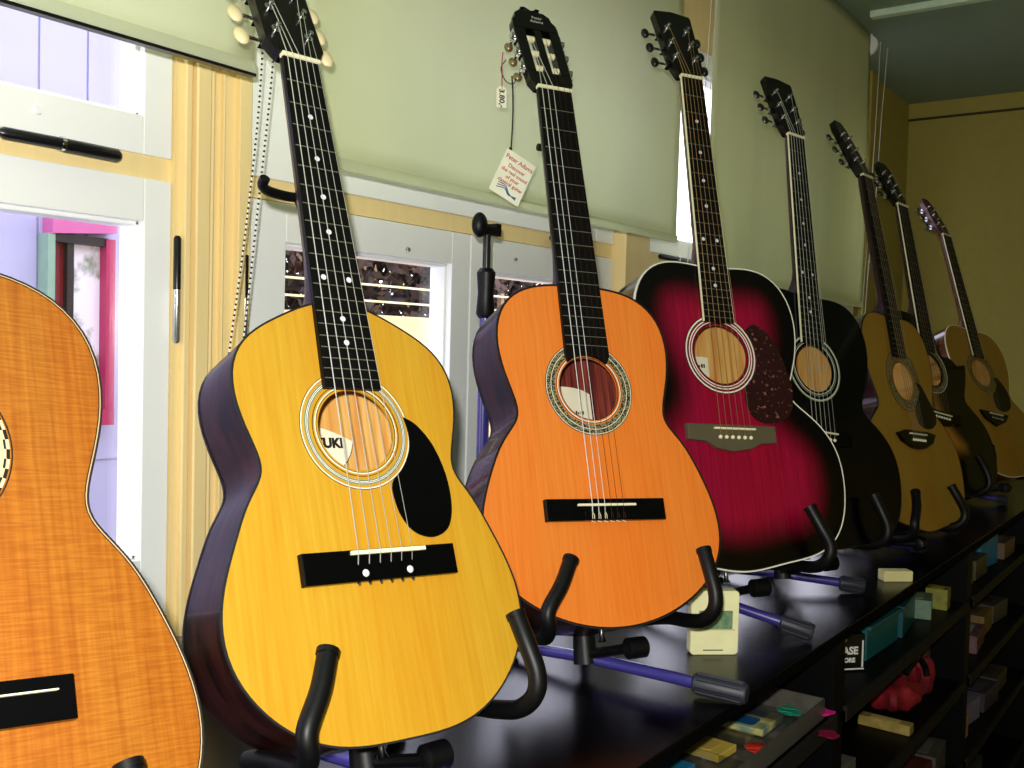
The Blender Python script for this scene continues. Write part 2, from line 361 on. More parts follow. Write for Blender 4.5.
def offset(P, d):
    n = len(P); out = []
    for i in range(n):
        (x0, y0), (x1, y1) = P[i - 1], P[(i + 1) % n]; tx, ty = x1 - x0, y1 - y0; l = math.hypot(tx, ty) or 1
        out.append((P[i][0] - ty / l * d, P[i][1] + tx / l * d))
    return out        # d>0 outwards for this winding
def cutaway(x, y):
    if x > .03 and y > .36:
        t = min(1, (x - .03) / .03) * min(1, (y - .36) / .05); lim = .50 - .115 * t
        if x > .03: y = min(y, lim + .02 * math.sin(min(1, max(0, (x - .05) / .07)) * math.pi))
    return x, y
def top_mat(name, rgb, rgb2, coat=.5, burst=None, silk=False, spec=.4):
    if name in MC: return MC[name]
    m = mat(name, rgb, rough=.35, coat=coat, rgb2=rgb2, vscale=16, stretch=(14, .5, 1), contrast=(.25, .7), spec=spec)
    nt = m.node_tree; b = nt.nodes['Principled BSDF']; src = b.inputs['Base Color'].links[0].from_socket
    # broad soft colour bands across the spruce
    n2 = nt.nodes.new('ShaderNodeTexNoise'); n2.inputs['Scale'].default_value = 3.2; mp = nt.nodes.new('ShaderNodeMapping'); mp.inputs['Scale'].default_value = (4, .6, 1)
    tc = nt.nodes.new('ShaderNodeTexCoord'); nt.links.new(tc.outputs['Object'], mp.inputs[0]); nt.links.new(mp.outputs[0], n2.inputs['Vector'])
    mx = nt.nodes.new('ShaderNodeMix'); mx.data_type = 'RGBA'; mx.blend_type = 'MULTIPLY'; mx.inputs['Factor'].default_value = 1
    rp = nt.nodes.new('ShaderNodeValToRGB'); rp.color_ramp.elements[0].position = .35; rp.color_ramp.elements[1].position = .65
    rp.color_ramp.elements[0].color = (1, .86, .7, 1); rp.color_ramp.elements[1].color = (1, 1, 1, 1)
    nt.links.new(n2.outputs[0], rp.inputs[0]); nt.links.new(src, mx.inputs['A']); nt.links.new(rp.outputs[0], mx.inputs['B']); src = mx.outputs['Result']
    if silk:   # fine cross silking and light scratches
        wv = nt.nodes.new('ShaderNodeTexNoise'); wv.inputs['Scale'].default_value = 60; mp3 = nt.nodes.new('ShaderNodeMapping'); mp3.inputs['Scale'].default_value = (.6, 9, 1)
        nt.links.new(tc.outputs['Object'], mp3.inputs[0]); nt.links.new(mp3.outputs[0], wv.inputs['Vector'])
        r3 = nt.nodes.new('ShaderNodeValToRGB'); r3.color_ramp.elements[0].position = .4; r3.color_ramp.elements[1].position = .6
        r3.color_ramp.elements[0].color = (.80, .68, .5, 1); r3.color_ramp.elements[1].color = (1, 1, 1, 1)
        m3 = nt.nodes.new('ShaderNodeMix'); m3.data_type = 'RGBA'; m3.blend_type = 'MULTIPLY'; m3.inputs['Factor'].default_value = .8
        nt.links.new(wv.outputs[0], r3.inputs[0]); nt.links.new(src, m3.inputs['A']); nt.links.new(r3.outputs[0], m3.inputs['B']); src = m3.outputs['Result']
    if burst:
        at = nt.nodes.new('ShaderNodeAttribute'); at.attribute_name = 'rim'; r2 = nt.nodes.new('ShaderNodeValToRGB')
        r2.color_ramp.elements[0].position = burst[0]; r2.color_ramp.elements[1].position = burst[1]
        r2.color_ramp.elements[0].color = (.003, .002, .003, 1); r2.color_ramp.elements[1].color = (1, 1, 1, 1); r2.color_ramp.interpolation = 'EASE'
        m2 = nt.nodes.new('ShaderNodeMix'); m2.data_type = 'RGBA'; m2.blend_type = 'MULTIPLY'; m2.inputs['Factor'].default_value = 1
        nt.links.new(at.outputs['Fac'], r2.inputs[0]); nt.links.new(src, m2.inputs['A']); nt.links.new(r2.outputs[0], m2.inputs['B']); src = m2.outputs['Result']
    nt.links.new(src, b.inputs['Base Color'])
    return m
m_bone = mat('cream_bone', (250, 244, 205), rough=.4)
m_board = mat('black_fretboard', (9, 7, 7), rough=.5, rgb2=(4, 3, 3), vscale=20, stretch=(8, 1, 1), spec=.2)
m_fret = mat('fret_wire', (205, 200, 185), rough=.25, metal=.9)
m_dimstring = mat('dull_string', (120, 106, 80), rough=.5, metal=.3)
m_string = mat('wound_string', (235, 235, 225), rough=.3, metal=.6)
m_nylon = mat('clear_nylon_string', (62, 34, 20), rough=.6, spec=.1)
m_bronze = mat('bronze_string', (200, 160, 110), rough=.3, metal=.7)
m_neck = mat('dark_mahogany_neck', (50, 20, 17), rough=.35, coat=.2, spec=.3, rgb2=(34, 14, 12), vscale=12, stretch=(6, 1, 1))
m_side = mat('dark_mahogany_side', (52, 22, 16), rough=.45, coat=.3, rgb2=(14, 5, 5), vscale=7, stretch=(1, 2, 8), spec=.08, bump=.5)
m_inner = mat('pale_inner_wood', (236, 190, 104), rough=.6, rgb2=(218, 150, 70), vscale=14, stretch=(10, .6, 1))
m_innred = mat('rosewood_inside', (150, 62, 44), rough=.5, rgb2=(84, 28, 26), vscale=14, stretch=(10, .6, 1))
m_headblk = mat('black_headstock', (6, 5, 5), rough=.25, coat=.1, rgb2=(14, 8, 7), vscale=14, spec=.25)
m_pick = mat('black_pickguard', (4, 4, 5), rough=.2, spec=.25)
m_tort = mat('tortoise_pickguard', (44, 16, 18), rough=.2, rgb2=(150, 92, 86), vscale=130, contrast=(.28, .40))
m_white_p = mat('white_plastic', (245, 240, 245), rough=.4)
m_paper = mat('cream_paper_label', (252, 246, 214), rough=.8)
m_ink = mat('black_ink', (18, 16, 16), rough=.7)

def guitar(name, label, pose, sp):
    a, t, r = [math.radians(v) for v in pose[:3]]
    n_ = Vector((math.sin(a), -math.cos(a), 0)); u = Vector((math.cos(a), math.sin(a), 0)); z = Vector((0, 0, 1))
    v = z * math.cos(t) - n_ * math.sin(t); w = n_ * math.cos(t) + z * math.sin(t)
    U = u * math.cos(r) + v * math.sin(r); V = v * math.cos(r) - u * math.sin(r)
    M = Matrix(((U.x, V.x, w.x, pose[3]), (U.y, V.y, w.y, pose[4]), (U.z, V.z, w.z, pose[5]), (0, 0, 0, 1)))
    g = empty(name, M); tag(g, label, 'guitar', sp.get('group'))
    c = sp['c']; P = outline(sp['k'], c, 144, sp.get('cut')); N = len(P)
    hv, hr = sp['hole']; hu = sp.get('hu', 0.0); dep = sp['depth']
    # soundboard: rings between the hole and the outline, 3 mm thick
    R = 22; vs = []; rim = []
    for j in range(R + 1):
        f = (j / R) ** .85
        for (x, y) in P:
            an = math.atan2(x - hu, y - hv); hx, hy = hu + hr * math.sin(an), hv + hr * math.cos(an)
            px, py = hx + (x - hx) * f, hy + (y - hy) * f; vs.append((px, py, 0.0))
            rim.append(min(math.hypot(px - q[0], py - q[1]) for q in P) if sp.get('burst') else 0.0)
    fs = [(j * N + i, j * N + (i + 1) % N, (j + 1) * N + (i + 1) % N, (j + 1) * N + i) for j in range(R) for i in range(N)]
    o = len(vs)
    vs += [(x, y, -.003) for x, y, _ in vs[:N]]; rim += [.1] * N
    fs += [(i, o + i, o + (i + 1) % N, (i + 1) % N) for i in range(N)]
    vs += [(x, y, -.003) for x, y in P]; rim += [0] * N
    fs += [(o + i, o + N + i, o + N + (i + 1) % N, o + (i + 1) % N) for i in range(N)]
    tb = MB(); tb.add([Vector(q) for q in vs], [f[::-1] for f in fs]); tb.build('soundboard', sp['top'], g, attr=rim)
    # sides and back, hollow
    sd = MB(); I = offset(P, -.0025); vs = []
    def zb(y): return -dep + .012 * max(0, min(1, y / .48))
    for x, y in P: vs += [(x, y, -.0005), (x, y, zb(y))]
    for x, y in I: vs += [(x, y, -.003), (x, y, zb(y))]
    fs = []; mi = []
    for i in range(N):
        k = (i + 1) % N
        fs.append((2 * i, 2 * k, 2 * k + 1, 2 * i + 1)); mi.append(0)
        fs.append((2 * N + 2 * i, 2 * N + 2 * i + 1, 2 * N + 2 * k + 1, 2 * N + 2 * k)); mi.append(1)
    sd.add(vs, fs); sd.m = mi; sd.build('side', [sp['side'], sp['inner']], g, smooth=True)
    bk = MB(); vs = [(0, c, -dep - .008)]
    for j in range(1, 7):
        f = j / 6
        for x, y in P: vs.append((x * f, c + (y - c) * f, zb(y) * f ** 2.2 + (-dep - .008) * (1 - f ** 2.2) if j < 6 else zb(y)))
    fs = [(0, 1 + i, 1 + (i + 1) % N) for i in range(N)] + [(1 + (j - 1) * N + i, 1 + j * N + i, 1 + j * N + (i + 1) % N, 1 + (j - 1) * N + (i + 1) % N) for j in range(1, 6) for i in range(N)]
    bk.add(vs, fs); off = len(vs)
    bk.add([(x, y, zz + .0025) for x, y, zz in vs], [f[::-1] for f in fs], 1); bk.build('back', [sp['side'], sp['inner']], g, smooth=True)
    # binding lines round the edge
    bd = MB(); mats = []
    for bi_, (d0, d1, mm, dz) in enumerate(sp['bind']):
        A, B = offset(P, d0), offset(P, d1); zt = .0005 + bi_ * .0002; vs = []
        for i in range(N): vs += [(A[i][0], A[i][1], zt), (B[i][0], B[i][1], zt), (B[i][0], B[i][1], -dz)]
        bd.add(vs, [f for i in range(N) for f in ((3 * i, 3 * i + 1, 3 * ((i + 1) % N) + 1, 3 * ((i + 1) % N)), (3 * i + 1, 3 * i + 2, 3 * ((i + 1) % N) + 2, 3 * ((i + 1) % N) + 1))], bi_)
        mats.append(mm)
    if sp.get('backbind'):
        A = offset(P, .0006); vs = []
        for i in range(N): vs += [(A[i][0], A[i][1], zb(A[i][1]) - .001), (A[i][0], A[i][1], zb(A[i][1]) + .003)]
        bd.add(vs, [(2 * i, 2 * ((i + 1) % N), 2 * ((i + 1) % N) + 1, 2 * i + 1) for i in range(N)], len(mats)); mats.append(sp['backbind'])
    bd.build('binding', mats, g)
    # rosette
    ro = MB(); mats = []
    for r0, r1, mm in sp['rosette']:
        if isinstance(mm, str):      # ring of short alternating dashes
            for m_ in (m_rosb, m_dashw):
                if m_ not in mats: mats.append(m_)
            for k in range(52):
                a0_, a1_ = 2 * math.pi * k / 52, 2 * math.pi * (k + 1) / 52; mi_ = mats.index(m_rosb if (k + (mm == 'dash1')) % 2 else m_dashw)
                pr_ = [(hu + rr_ * math.cos(aa_), hv + rr_ * math.sin(aa_), .0006) for rr_, aa_ in ((r0, a0_), (r1, a0_), (r1, a1_), (r0, a1_))]
                ro.add(pr_, [(0, 1, 2, 3)], mi_)
            continue
        if mm not in mats: mats.append(mm)
        ro.ringflat((hu, hv), r0, r1, .0006, mats.index(mm), 72)
    if sp.get('rosette'):
        ro.build('rosette', mats, g)
    # neck, fretboard, frets, markers
    nut, sad, fe = sp['nut'], sp['sad'], sp['fe']; nh, eh = sp['nh'], sp['eh']; fh = .0065; sc = nut - sad
    bt = max(y for x, y in P)
    hwid = lambda y: nh + (eh - nh) * (nut - y) / (nut - fe)
    ne = MB(); vs = []; st = [nut + .004, nut - .02] + [nut - .02 - (nut - .02 - bt - .05) * k / 6 for k in range(1, 7)] + [bt + .035, bt + .018, bt + .004, bt - .001]
    dz = [.013, .0165] + [.017 + .004 * k / 6 for k in range(1, 7)] + [.026, .045, .075, dep * .85]
    q = 12
    for y, d in zip(st, dz):
        h = hwid(y) - .0005
        if d > .04: h *= .9 - .25 * min(1, (d - .04) / .04)
        for k in range(q + 1):
            an = math.pi * k / q; vs.append((-h * math.cos(an), y, -.0002 - d * math.sin(an) ** .8))
    fs = [(j * (q + 1) + k, j * (q + 1) + k + 1, (j + 1) * (q + 1) + k + 1, (j + 1) * (q + 1) + k) for j in range(len(st) - 1) for k in range(q)]
    fs += [(j * (q + 1), (j + 1) * (q + 1), (j + 1) * (q + 1) + q, j * (q + 1) + q) for j in range(len(st) - 1)]
    fs += [tuple(range(q + 1)), tuple((len(st) - 1) * (q + 1) + k for k in range(q + 1))[::-1]]
    ne.add(vs, fs); ne.build('neck', sp['neck'], g, smooth=True)
    fb = MB()
    if sp.get('curved_end'):   # fretboard end follows the sound hole
        E_ = [(-eh, fe)] + [(hu + (hr + .002) * math.sin(x), hv + (hr + .002) * math.cos(x)) for x in [math.radians(-40 + 80 * k / 10) for k in range(11)] if abs((hr + .002) * math.sin(x)) < eh] + [(eh, fe)]
    else: E_ = [(-eh, fe), (eh, fe)]
    fb.prism(E_ + [(nh, nut), (-nh, nut)], .0002, fh)
    mats = [sp.get('board', m_board)]
    if sp.get('fbbind'):
        fb.prism([(-eh - .0010, fe), (-eh + .0006, fe), (-nh + .0006, nut), (-nh - .0010, nut)], .0034, fh + .0003, 1)
        fb.prism([(eh - .0002, fe), (eh + .0004, fe), (nh + .0004, nut), (nh - .0002, nut)], .0034, fh + .0001, 1); mats.append(sp['fbbind'])
    fbo = fb.build('fretboard', mats, g)
    for k in range(1, 22):
        y = sad + sc * 2 ** (-k / 12)
        if y < fe + .004: break
        h = hwid(y) - .001; MB().tube([(-h, y, fh + .0002), (h, y, fh + .0002)], .0007 if not sp.get('far') else .0006, 6).build('fret', m_fret, fbo)
        ym = (y + sad + sc * 2 ** (-(k - 1) / 12)) / 2
        if sp.get('dots') and k in (3, 5, 7, 9, 12, 15, 17):
            for dx in ((-h * .52, h * .52) if k == 12 else (0,)):
                MB().prism([(dx + math.cos(i * math.pi / 8) * .0032, ym + math.sin(i * math.pi / 8) * .0032) for i in range(16)], fh, fh + .0003).build('fret_marker', m_white_p, fbo)
    MB().box((-nh - .001, nut, .0), (nh + .001, nut + .005, fh + .003)).build('nut', m_bone, g, bevel=.0008)
    # headstock, tilted back
    H = T(0, nut + .005, fh * .6) @ RX(-sp.get('hang', 14))
    hd = MB(); poly = sp['head']; slots = sp.get('slots')
    th = .016
    if slots:
        # solid edge rails and centre rib so the two slots are real openings
        (s0, s1, sw0, sw1) = slots     # y range, inner/outer half widths
        mid = [(-sw0, s0), (sw0, s0), (sw0, s1), (-sw0, s1)]
        low = [p for p in poly if p[1] <= s0 + 1e-6]; up = [p for p in poly if p[1] >= s1 - 1e-6]
        def edge(y, sg):
            L_ = [p for p in poly if p[0] * sg > 0]; L_.sort(key=lambda p: p[1])
            for i in range(len(L_) - 1):
                if L_[i][1] <= y <= L_[i + 1][1]:
                    f = (y - L_[i][1]) / max(1e-9, L_[i + 1][1] - L_[i][1]); return L_[i][0] + (L_[i + 1][0] - L_[i][0]) * f
            return L_[-1][0]
        rr = sorted([p for p in poly if p[0] > 0], key=lambda p: p[1])
        lowr = [p for p in rr if p[1] < s0] + [(edge(s0, 1), s0)]; upr = [(edge(s1, 1), s1)] + [p for p in rr if p[1] > s1]
        topc = [p for p in poly if p[0] == 0 and p[1] > s1]
        hd.prism([(-x, y) for x, y in lowr][::1] + [(x, y) for x, y in lowr[::-1]], -th, 0, 0, H)
        hd.prism(mid, -th, 0, 0, H)
        for sg in (1, -1): hd.prism([(sg * sw1, s0), (edge(s0, 1) * sg, s0), (edge((s0 + s1) / 2, 1) * sg, (s0 + s1) / 2), (edge(s1, 1) * sg, s1), (sg * sw1, s1)], -th, 0, 0, H)
        hd.prism([(-x, y) for x, y in upr] + topc + [(x, y) for x, y in upr[::-1]], -th, 0, 0, H)
    else: hd.prism(poly, -th, 0, 0, H)
    hdo = hd.build('headstock', sp.get('headmat', m_headblk), g, bevel=.0012)
    if sp.get('logo'):
        for b_, s_, x_0, y_0 in sp['logo']: text(b_, s_, mat('silver_lettering', (205, 200, 190), rough=.4), hdo, H @ T(x_0, y_0, .0008), 'headstock_lettering')
    # tuners
    tys, tx = sp['tuners']
    sgs = ((-1, 1), (1, 1)) if True else ()
    posts = []
    for sg in (-1, 1):
        for k, ty in enumerate(tys):
            ex = edge(ty, 1) if slots else max(abs(p[0]) for p in poly if True) * 0 + sp['headw'](ty)
            tm = MB()
            if slots:
                tm.tube([H @ Vector((sg * (sw0 - .002), ty, -.007)), H @ Vector((sg * (sw1 + .004), ty, -.007))], .0052, 12, 1)
                tm.box((sg * (ex - .0005), ty - .014, -.013), (sg * (ex + .0022), ty + .014, -.002), 0, H)
                tm.tube([H @ Vector((sg * (ex + .002), ty, -.007)), H @ Vector((sg * (ex + .007), ty, -.007))], .0058, 12)
                tm.tube([H @ Vector((sg * (ex + .006), ty - .009, -.010)), H @ Vector((sg * (ex + .006), ty - .009, -.018))], .0025, 8)
                bp_ = H @ Vector((sg * (ex + .006), ty - .009, -.023)); bs = (.0075, .0085, .006)
                posts.append((H @ Vector((sg * (sw0 + sw1) / 2, ty, -.0025))))
            else:
                tm.tube([H @ Vector((sg * tx(ty), ty, -.0)), H @ Vector((sg * tx(ty), ty, .010))], [.0036, .003], 12)
                tm.tube([H @ Vector((sg * tx(ty), ty, .0)), H @ Vector((sg * tx(ty), ty, .0018))], .006, 12)
                tm.box((sg * (ex - .017), ty - .008, -th - .010), (sg * (ex - .002), ty + .008, -th), 0, H)
                tm.tube([H @ Vector((sg * (ex - .004), ty, -th - .005)), H @ Vector((sg * (ex + .013), ty, -th - .005))], .0024, 8)
                bp_ = H @ Vector((sg * (ex + .018), ty, -th - .005)); bs = sp.get('btn', (.0085, .010, .005))
                posts.append((H @ Vector((sg * tx(ty), ty, .006))))
            to = tm.build('tuner', [m_chrome, m_bone], g, smooth=True)
            MB().ball(bp_, bs, 14, 8, 0, H.to_3x3().to_4x4()).build('tuner_button', sp['btnmat'], to, smooth=True)
    # pickguard
    if sp.get('pg'):
        pg = [Vector((x, y, 0)) for x, y in sp['pg']]; pg = crv(pg + [pg[0]], 4)[:-1]
        MB().prism([(p.x, p.y) for p in pg], .0004, .0016).build('pickguard', sp['pgmat'], g, bevel=.0004)
    # bridge, saddle, pins
    bh = sp['bridge_h']; br = MB(); br.prism(sp['bridge'], 0.0002, bh, 0, None, .985); bro = br.build('bridge', sp.get('brmat', m_pick), g, bevel=.001)
    s0, s1 = sp['saddle']; sw_ = sp.get('sadw', .0016); MB().box((s0, sad - sw_, bh - .002), (s1, sad + sw_, bh + .0032)).build('saddle', m_bone, bro, bevel=.0006)
    ends = []
    ss = sp.get('sp', .0095)
    um = sp.get('um', (s0 + s1) / 2)
    for k in range(6):
        x = um + (k - 2.5) * ss
        if sp['pins'] == 'pins':
            MB().ball((x, sp['pinv'], bh + .001), (.0034, .0034, .0034), 10, 6).build('bridge_pin', sp.get('pinmat', m_bone), bro, smooth=True); ends.append((x, sp['pinv'] + .002, bh))
        elif sp['pins'] == 'tie': ends.append((x, sad - .0165, bh + .0005))
        else: ends.append((x, sad - .013, bh - .001))
    if sp['pins'] == 'tie':
        MB().box((um - .036, sad - .021, bh - .001), (um + .036, sad - .0095, bh + .0025)).build('tie_block', m_pick, bro, bevel=.0006)
        tk = MB()
        for k in range(6):
            x = um + (k - 2.5) * ss
            for dx in (-.0014, .0014): tk.tube([(x + dx, sad - .021, bh + .0015), (x + dx, sad - .015, bh + .0034), (x + dx * .3, sad - .0098, bh + .002)], .0005, 5, 0 if k < 3 else 1)
            tk.tube([(x - .002, sad - .0215, bh - .0005), (x + .004, sad - .023, bh - .0005)], .0006, 5, 0)
        tk.build('string_loops', [m_bone, m_nylon], bro)
    if sp['pins'] == 'screws':
        for x in (-.020, .031): MB().ball((x, sad - .020, bh), (.0038, .0038, .0018), 12, 6).build('bridge_dot', m_white_p, bro, smooth=True)
        for k in range(6): MB().ball((um + (k - 2.5) * ss, sad - .0295, bh * .5), (.0018, .002, .002), 8, 5).build('string_end', m_chrome, bro)
    # strings
    rs = sp.get('sr', (.00055, .0005, .00045, .0004, .00032, .0003)); smt = sp['smat']
    left = sorted(posts[:len(tys)], key=lambda p: p.y); right = sorted(posts[len(tys):], key=lambda p: p.y)
    pk = [left[0], left[1], left[2], right[2], right[1], right[0]]
    for k in range(6):
        xn = (k - 2.5) * nh * 2 * .84 / 5; xs_ = um + (k - 2.5) * ss
        path = [ends[k], (xs_, sad, bh + .0036), (xn, nut, fh + .0038), (xn, nut + .005, fh + .003), pk[k]]
        MB().tube(path, rs[k], 6).build('string', smt[k], g)
    # label inside the hole
    if sp.get('label'): sp['label'](g, dep)
    if sp.get('extra'): sp['extra'](g, H)
    # strap button at the tail
    MB().tube([(0, .001, -dep / 2), (0, -.006, -dep / 2), (0, -.012, -dep / 2)], [.0035, .0035, .006], 10).build('strap_button', m_chrome, g, smooth=True)
    return g

# head outlines (half given, mirrored); y from the nut
def mir(pts, mid=None): return [(x, y) for x, y in pts] + (mid or []) + [(-x, y) for x, y in pts[::-1]]
HEAD_SOLID = mir([(.024, 0), (.030, .008), (.037, .022), (.037, .10), (.037, .165), (.024, .178)], [(0, .182)])
HEAD_DREAD = mir([(.0225, 0), (.030, .020), (.0335, .045), (.0385, .152), (.037, .158)], [(0, .163)])
HEAD_ROUND = mir([(.0225, 0), (.029, .025), (.030, .06), (.027, .12), (.026, .15), (.018, .172), (.010, .177)], [(0, .175)])
HEAD_CREST = mir([(.029, 0), (.037, .014), (.0385, .06), (.0400, .142), (.0385, .152), (.033, .160), (.031, .170), (.022, .178), (.018, .186), (.010, .188), (.004, .180)], [(0, .174)])
def hw_solid(y): return .037
def hw_dread(y): return .0335 + (.039 - .0335) * (y - .045) / .12
def hw_round(y): return .030 - .003 * max(0, (y - .06) / .06)

m_btn_cream = mat('cream_button', (250, 232, 180), rough=.35)
m_btn_black = mat('black_button', (14, 14, 14), rough=.3)
m_btn_chr = mat('dark_chrome_button', (90, 90, 92), rough=.2, metal=.9)
W6 = [m_string] * 6; N6 = [m_string] * 3 + [m_nylon] * 3; B6 = [m_bronze] * 6

def label_round(g, dep):
    z_ = -dep - .0015
    lb = MB(); lb.prism([(math.cos(i * math.pi / 24) * .048 + .004, .333 + math.sin(i * math.pi / 24) * .048) for i in range(48)], z_, z_ + .0006, 1)
    lb.prism([(math.cos(i * math.pi / 24) * .047 + .004, .333 + math.sin(i * math.pi / 24) * .047) for i in range(48)], z_ + .0006, z_ + .0008, 0)
    o = lb.build('label', [m_paper, m_ink], g)
    text('SUZUKI', .0155, m_ink, o, T(.0115, .3235, z_ + .0012), 'label_lettering', bold=.0008)
def label_rect(x0, x1, v0, v1, txt, size):
    def f(g, dep):
        z_ = -dep - .0015
        o = MB().box((x0, v0, z_), (x1, v1, z_ + .0006)).build('label', m_paper, g)
        xm, vm = (x0 + x1) / 2 + (x1 - x0) * .2, v0 + (v1 - v0) * .38; lt = MB()
        for k in range(4): lt.box((xm - size * 1.1 + k * size * .55, vm - size * .4, z_ + .0007), (xm - size * 1.1 + k * size * .55 + size * (.3 if k % 2 else .4), vm + size * (.35 if k != 1 else .1), z_ + .001))
        lt.build('label_lettering', m_ink, o)
    return f
m_rosb = mat('rosette_black', (18, 16, 14), rough=.5); m_rosw = mat('rosette_white', (240, 238, 220), rough=.5)
m_rosp = mat('rosette_pattern', (150, 140, 96), rough=.5, rgb2=(24, 22, 16), vscale=420, contrast=(.47, .53))
m_dashw = mat('cream_dash', (200, 180, 140), rough=.5)
m_rosg = mat('rosette_green_grey', (150, 160, 130), rough=.5)
# --- spruce / cedar tops
t1 = top_mat('orange_worn_spruce', (166, 106, 32), (142, 80, 18), coat=.5, silk=True)
t2 = top_mat('golden_yellow_spruce', (206, 162, 46), (196, 144, 32), coat=.5)
t3 = top_mat('orange_cedar', (240, 138, 52), (228, 122, 42), coat=.4)
t4 = top_mat('crimson_burst', (160, 10, 56), (126, 6, 42), coat=.3, burst=(.022, .090), spec=.2)
t5 = mat('gloss_black_top', (3, 3, 4), rough=.15, coat=.3, spec=.3)
t6 = top_mat('honey_natural_spruce', (162, 128, 46), (148, 110, 36), coat=.2)
t7 = top_mat('brown_black_burst', (180, 128, 50), (160, 108, 36), coat=.4, burst=(.100, .150), spec=.2)
m_rosi = [(.0445, .0455, m_rosb), (.0475, .0490, m_rosw), (.0490, .0500, m_rosb), (.0520, .0580, m_rosp), (.0580, .0590, m_rosw), (.0590, .0596, m_rosb), (.0596, .0650, m_rosp), (.0650, .0660, m_rosw), (.0660, .0670, m_rosb)]

clb = [(-.092, .142), (.092, .142), (.092, .172), (-.092, .172)]
c3 = .24
guitar('classical_guitar', 'orange classical guitar cut off by the left edge, scratched top and dark bridge', (-5.9, 27.8, -6.3, .257, .565, -.37), dict(
    k=K1, c=c3, hole=(.335, .0425), depth=.096, top=t1, side=m_side, inner=m_inner, neck=m_neck,
    bind=[(-.0008, .0008, m_ink, .004), (-.0018, -.0010, mat('aged_cream_line', (190, 165, 120), rough=.5), .001), (-.0028, -.0020, m_ink, .001)], backbind=m_ink,
    rosette=[(.0440, .0450, m_rosb), (.0465, .0475, m_rosb), (.0490, .0520, m_rosp), (.0530, .0540, m_rosb), (.0545, .0560, 'dash0'), (.0560, .0600, m_dashw), (.0600, .0616, 'dash1'), (.0616, .0640, 'dash0'), (.0650, .0660, m_rosb)],
    nut=.81, sad=.162, fe=.385, nh=.026, eh=.031, curved_end=True, head=HEAD_CREST, slots=(.034, .134, .0065, .0215), tuners=((.048, .082, .116), None), btnmat=m_btn_cream,
    bridge=clb, bridge_h=.008, saddle=(-.076, .079), pins='tie', smat=N6, hang=2, sadw=.0006))
guitar('acoustic_guitar', 'golden yellow guitar with black teardrop pickguard and cream tuner buttons', (-14.0, 23.5, -2.8, .704, .618, -.37), dict(
    k=K2, c=c3 * .93, hole=(.307, .0435), hu=-.001, depth=.094, top=t2, side=m_side, inner=m_inner, neck=m_neck,
    bind=[(-.0010, .0008, m_ink, .0035), (-.0005, .0010, m_ink, .0)], backbind=m_ink,
    rosette=[(0.04569, 0.04644, m_rosb), (0.04644, 0.04773, m_rosw), (0.04966, 0.05031, m_rosb), (0.05375, 0.05461, m_rosg), (0.05461, 0.05525, m_rosb), (0.05525, 0.05611, m_rosw), (0.05611, 0.05676, m_rosb), (0.05676, 0.05762, m_rosw), (0.05762, 0.05826, m_rosb), (0.05826, 0.05912, m_rosg), (0.06213, 0.06342, m_rosw), (0.06342, 0.06407, m_rosb)],
    nut=.757, sad=.178, fe=.350, nh=.0232, eh=.0335, dots=True, head=HEAD_SOLID, headw=hw_solid, tuners=((.040, .078, .116), lambda y: .021), btnmat=m_btn_cream, btn=(.0095, .0135, .0055), hang=12,
    bridge=[(-.087, .150), (.090, .150), (.090, .1815), (-.087, .1815)], bridge_h=.0075, saddle=(-.034, .052), pins='screws', smat=W6, sr=(.0006, .00055, .0005, .00045, .00035, .0003), sp=.0124, um=.004, sadw=.0021,
    pg=[(.058, .322), (.074, .312), (.090, .290), (.100, .258), (.101, .227), (.095, .205), (.084, .194), (.067, .190), (.049, .196), (.037, .210), (.031, .228), (.031, .249), (.046, .264), (.058, .284), (.061, .304)], pgmat=m_pick, label=label_round))
G3 = guitar('classical_guitar', 'orange classical guitar with slotted headstock and two paper tags hanging from it', (-29.6, 20.6, -1.8, 1.144, .641, -.364), dict(
    k=K3, c=c3, hole=(.330, .0455), hu=-.001, depth=.098, top=t3, side=m_side, inner=m_innred, neck=m_neck,
    bind=[(-.0022, .0008, m_side, .003), (-.0005, .0010, m_ink, .001)], backbind=m_ink, rosette=[(a + .001, b + .001, m) for a, b, m in m_rosi],
    nut=.81, sad=.163, fe=.378, nh=.0285, eh=.0345, curved_end=True, head=HEAD_CREST, slots=(.034, .134, .0065, .0215), tuners=((.048, .082, .116), None), btnmat=mat('aged_brass_button', (150, 130, 90), rough=.3, metal=.6), hang=14,
    logo=[('Peter', .0085, .006, .162), ('Adams', .0085, .004, .153)],
    bridge=clb, bridge_h=.008, saddle=(-.045, .044), pins='tie', smat=N6, sr=(.0007, .0006, .00055, .00035, .0003, .0003), label=label_rect(-.010, .055, .300, .366, '', .007)))
dh = (.352, .050)
dr_ros = [(.0515, .0530, m_rosb), (.0545, .0560, m_rosw), (.0585, .0605, m_rosw), (.0605, .0620, m_rosb), (.0640, .0665, m_rosw), (.0665, .0680, m_rosb)]
br_d = [(-.083, .206), (-.050, .204), (-.030, .193), (.0, .188), (.034, .193), (.054, .202), (.085, .204), (.085, .232), (-.083, .232)]
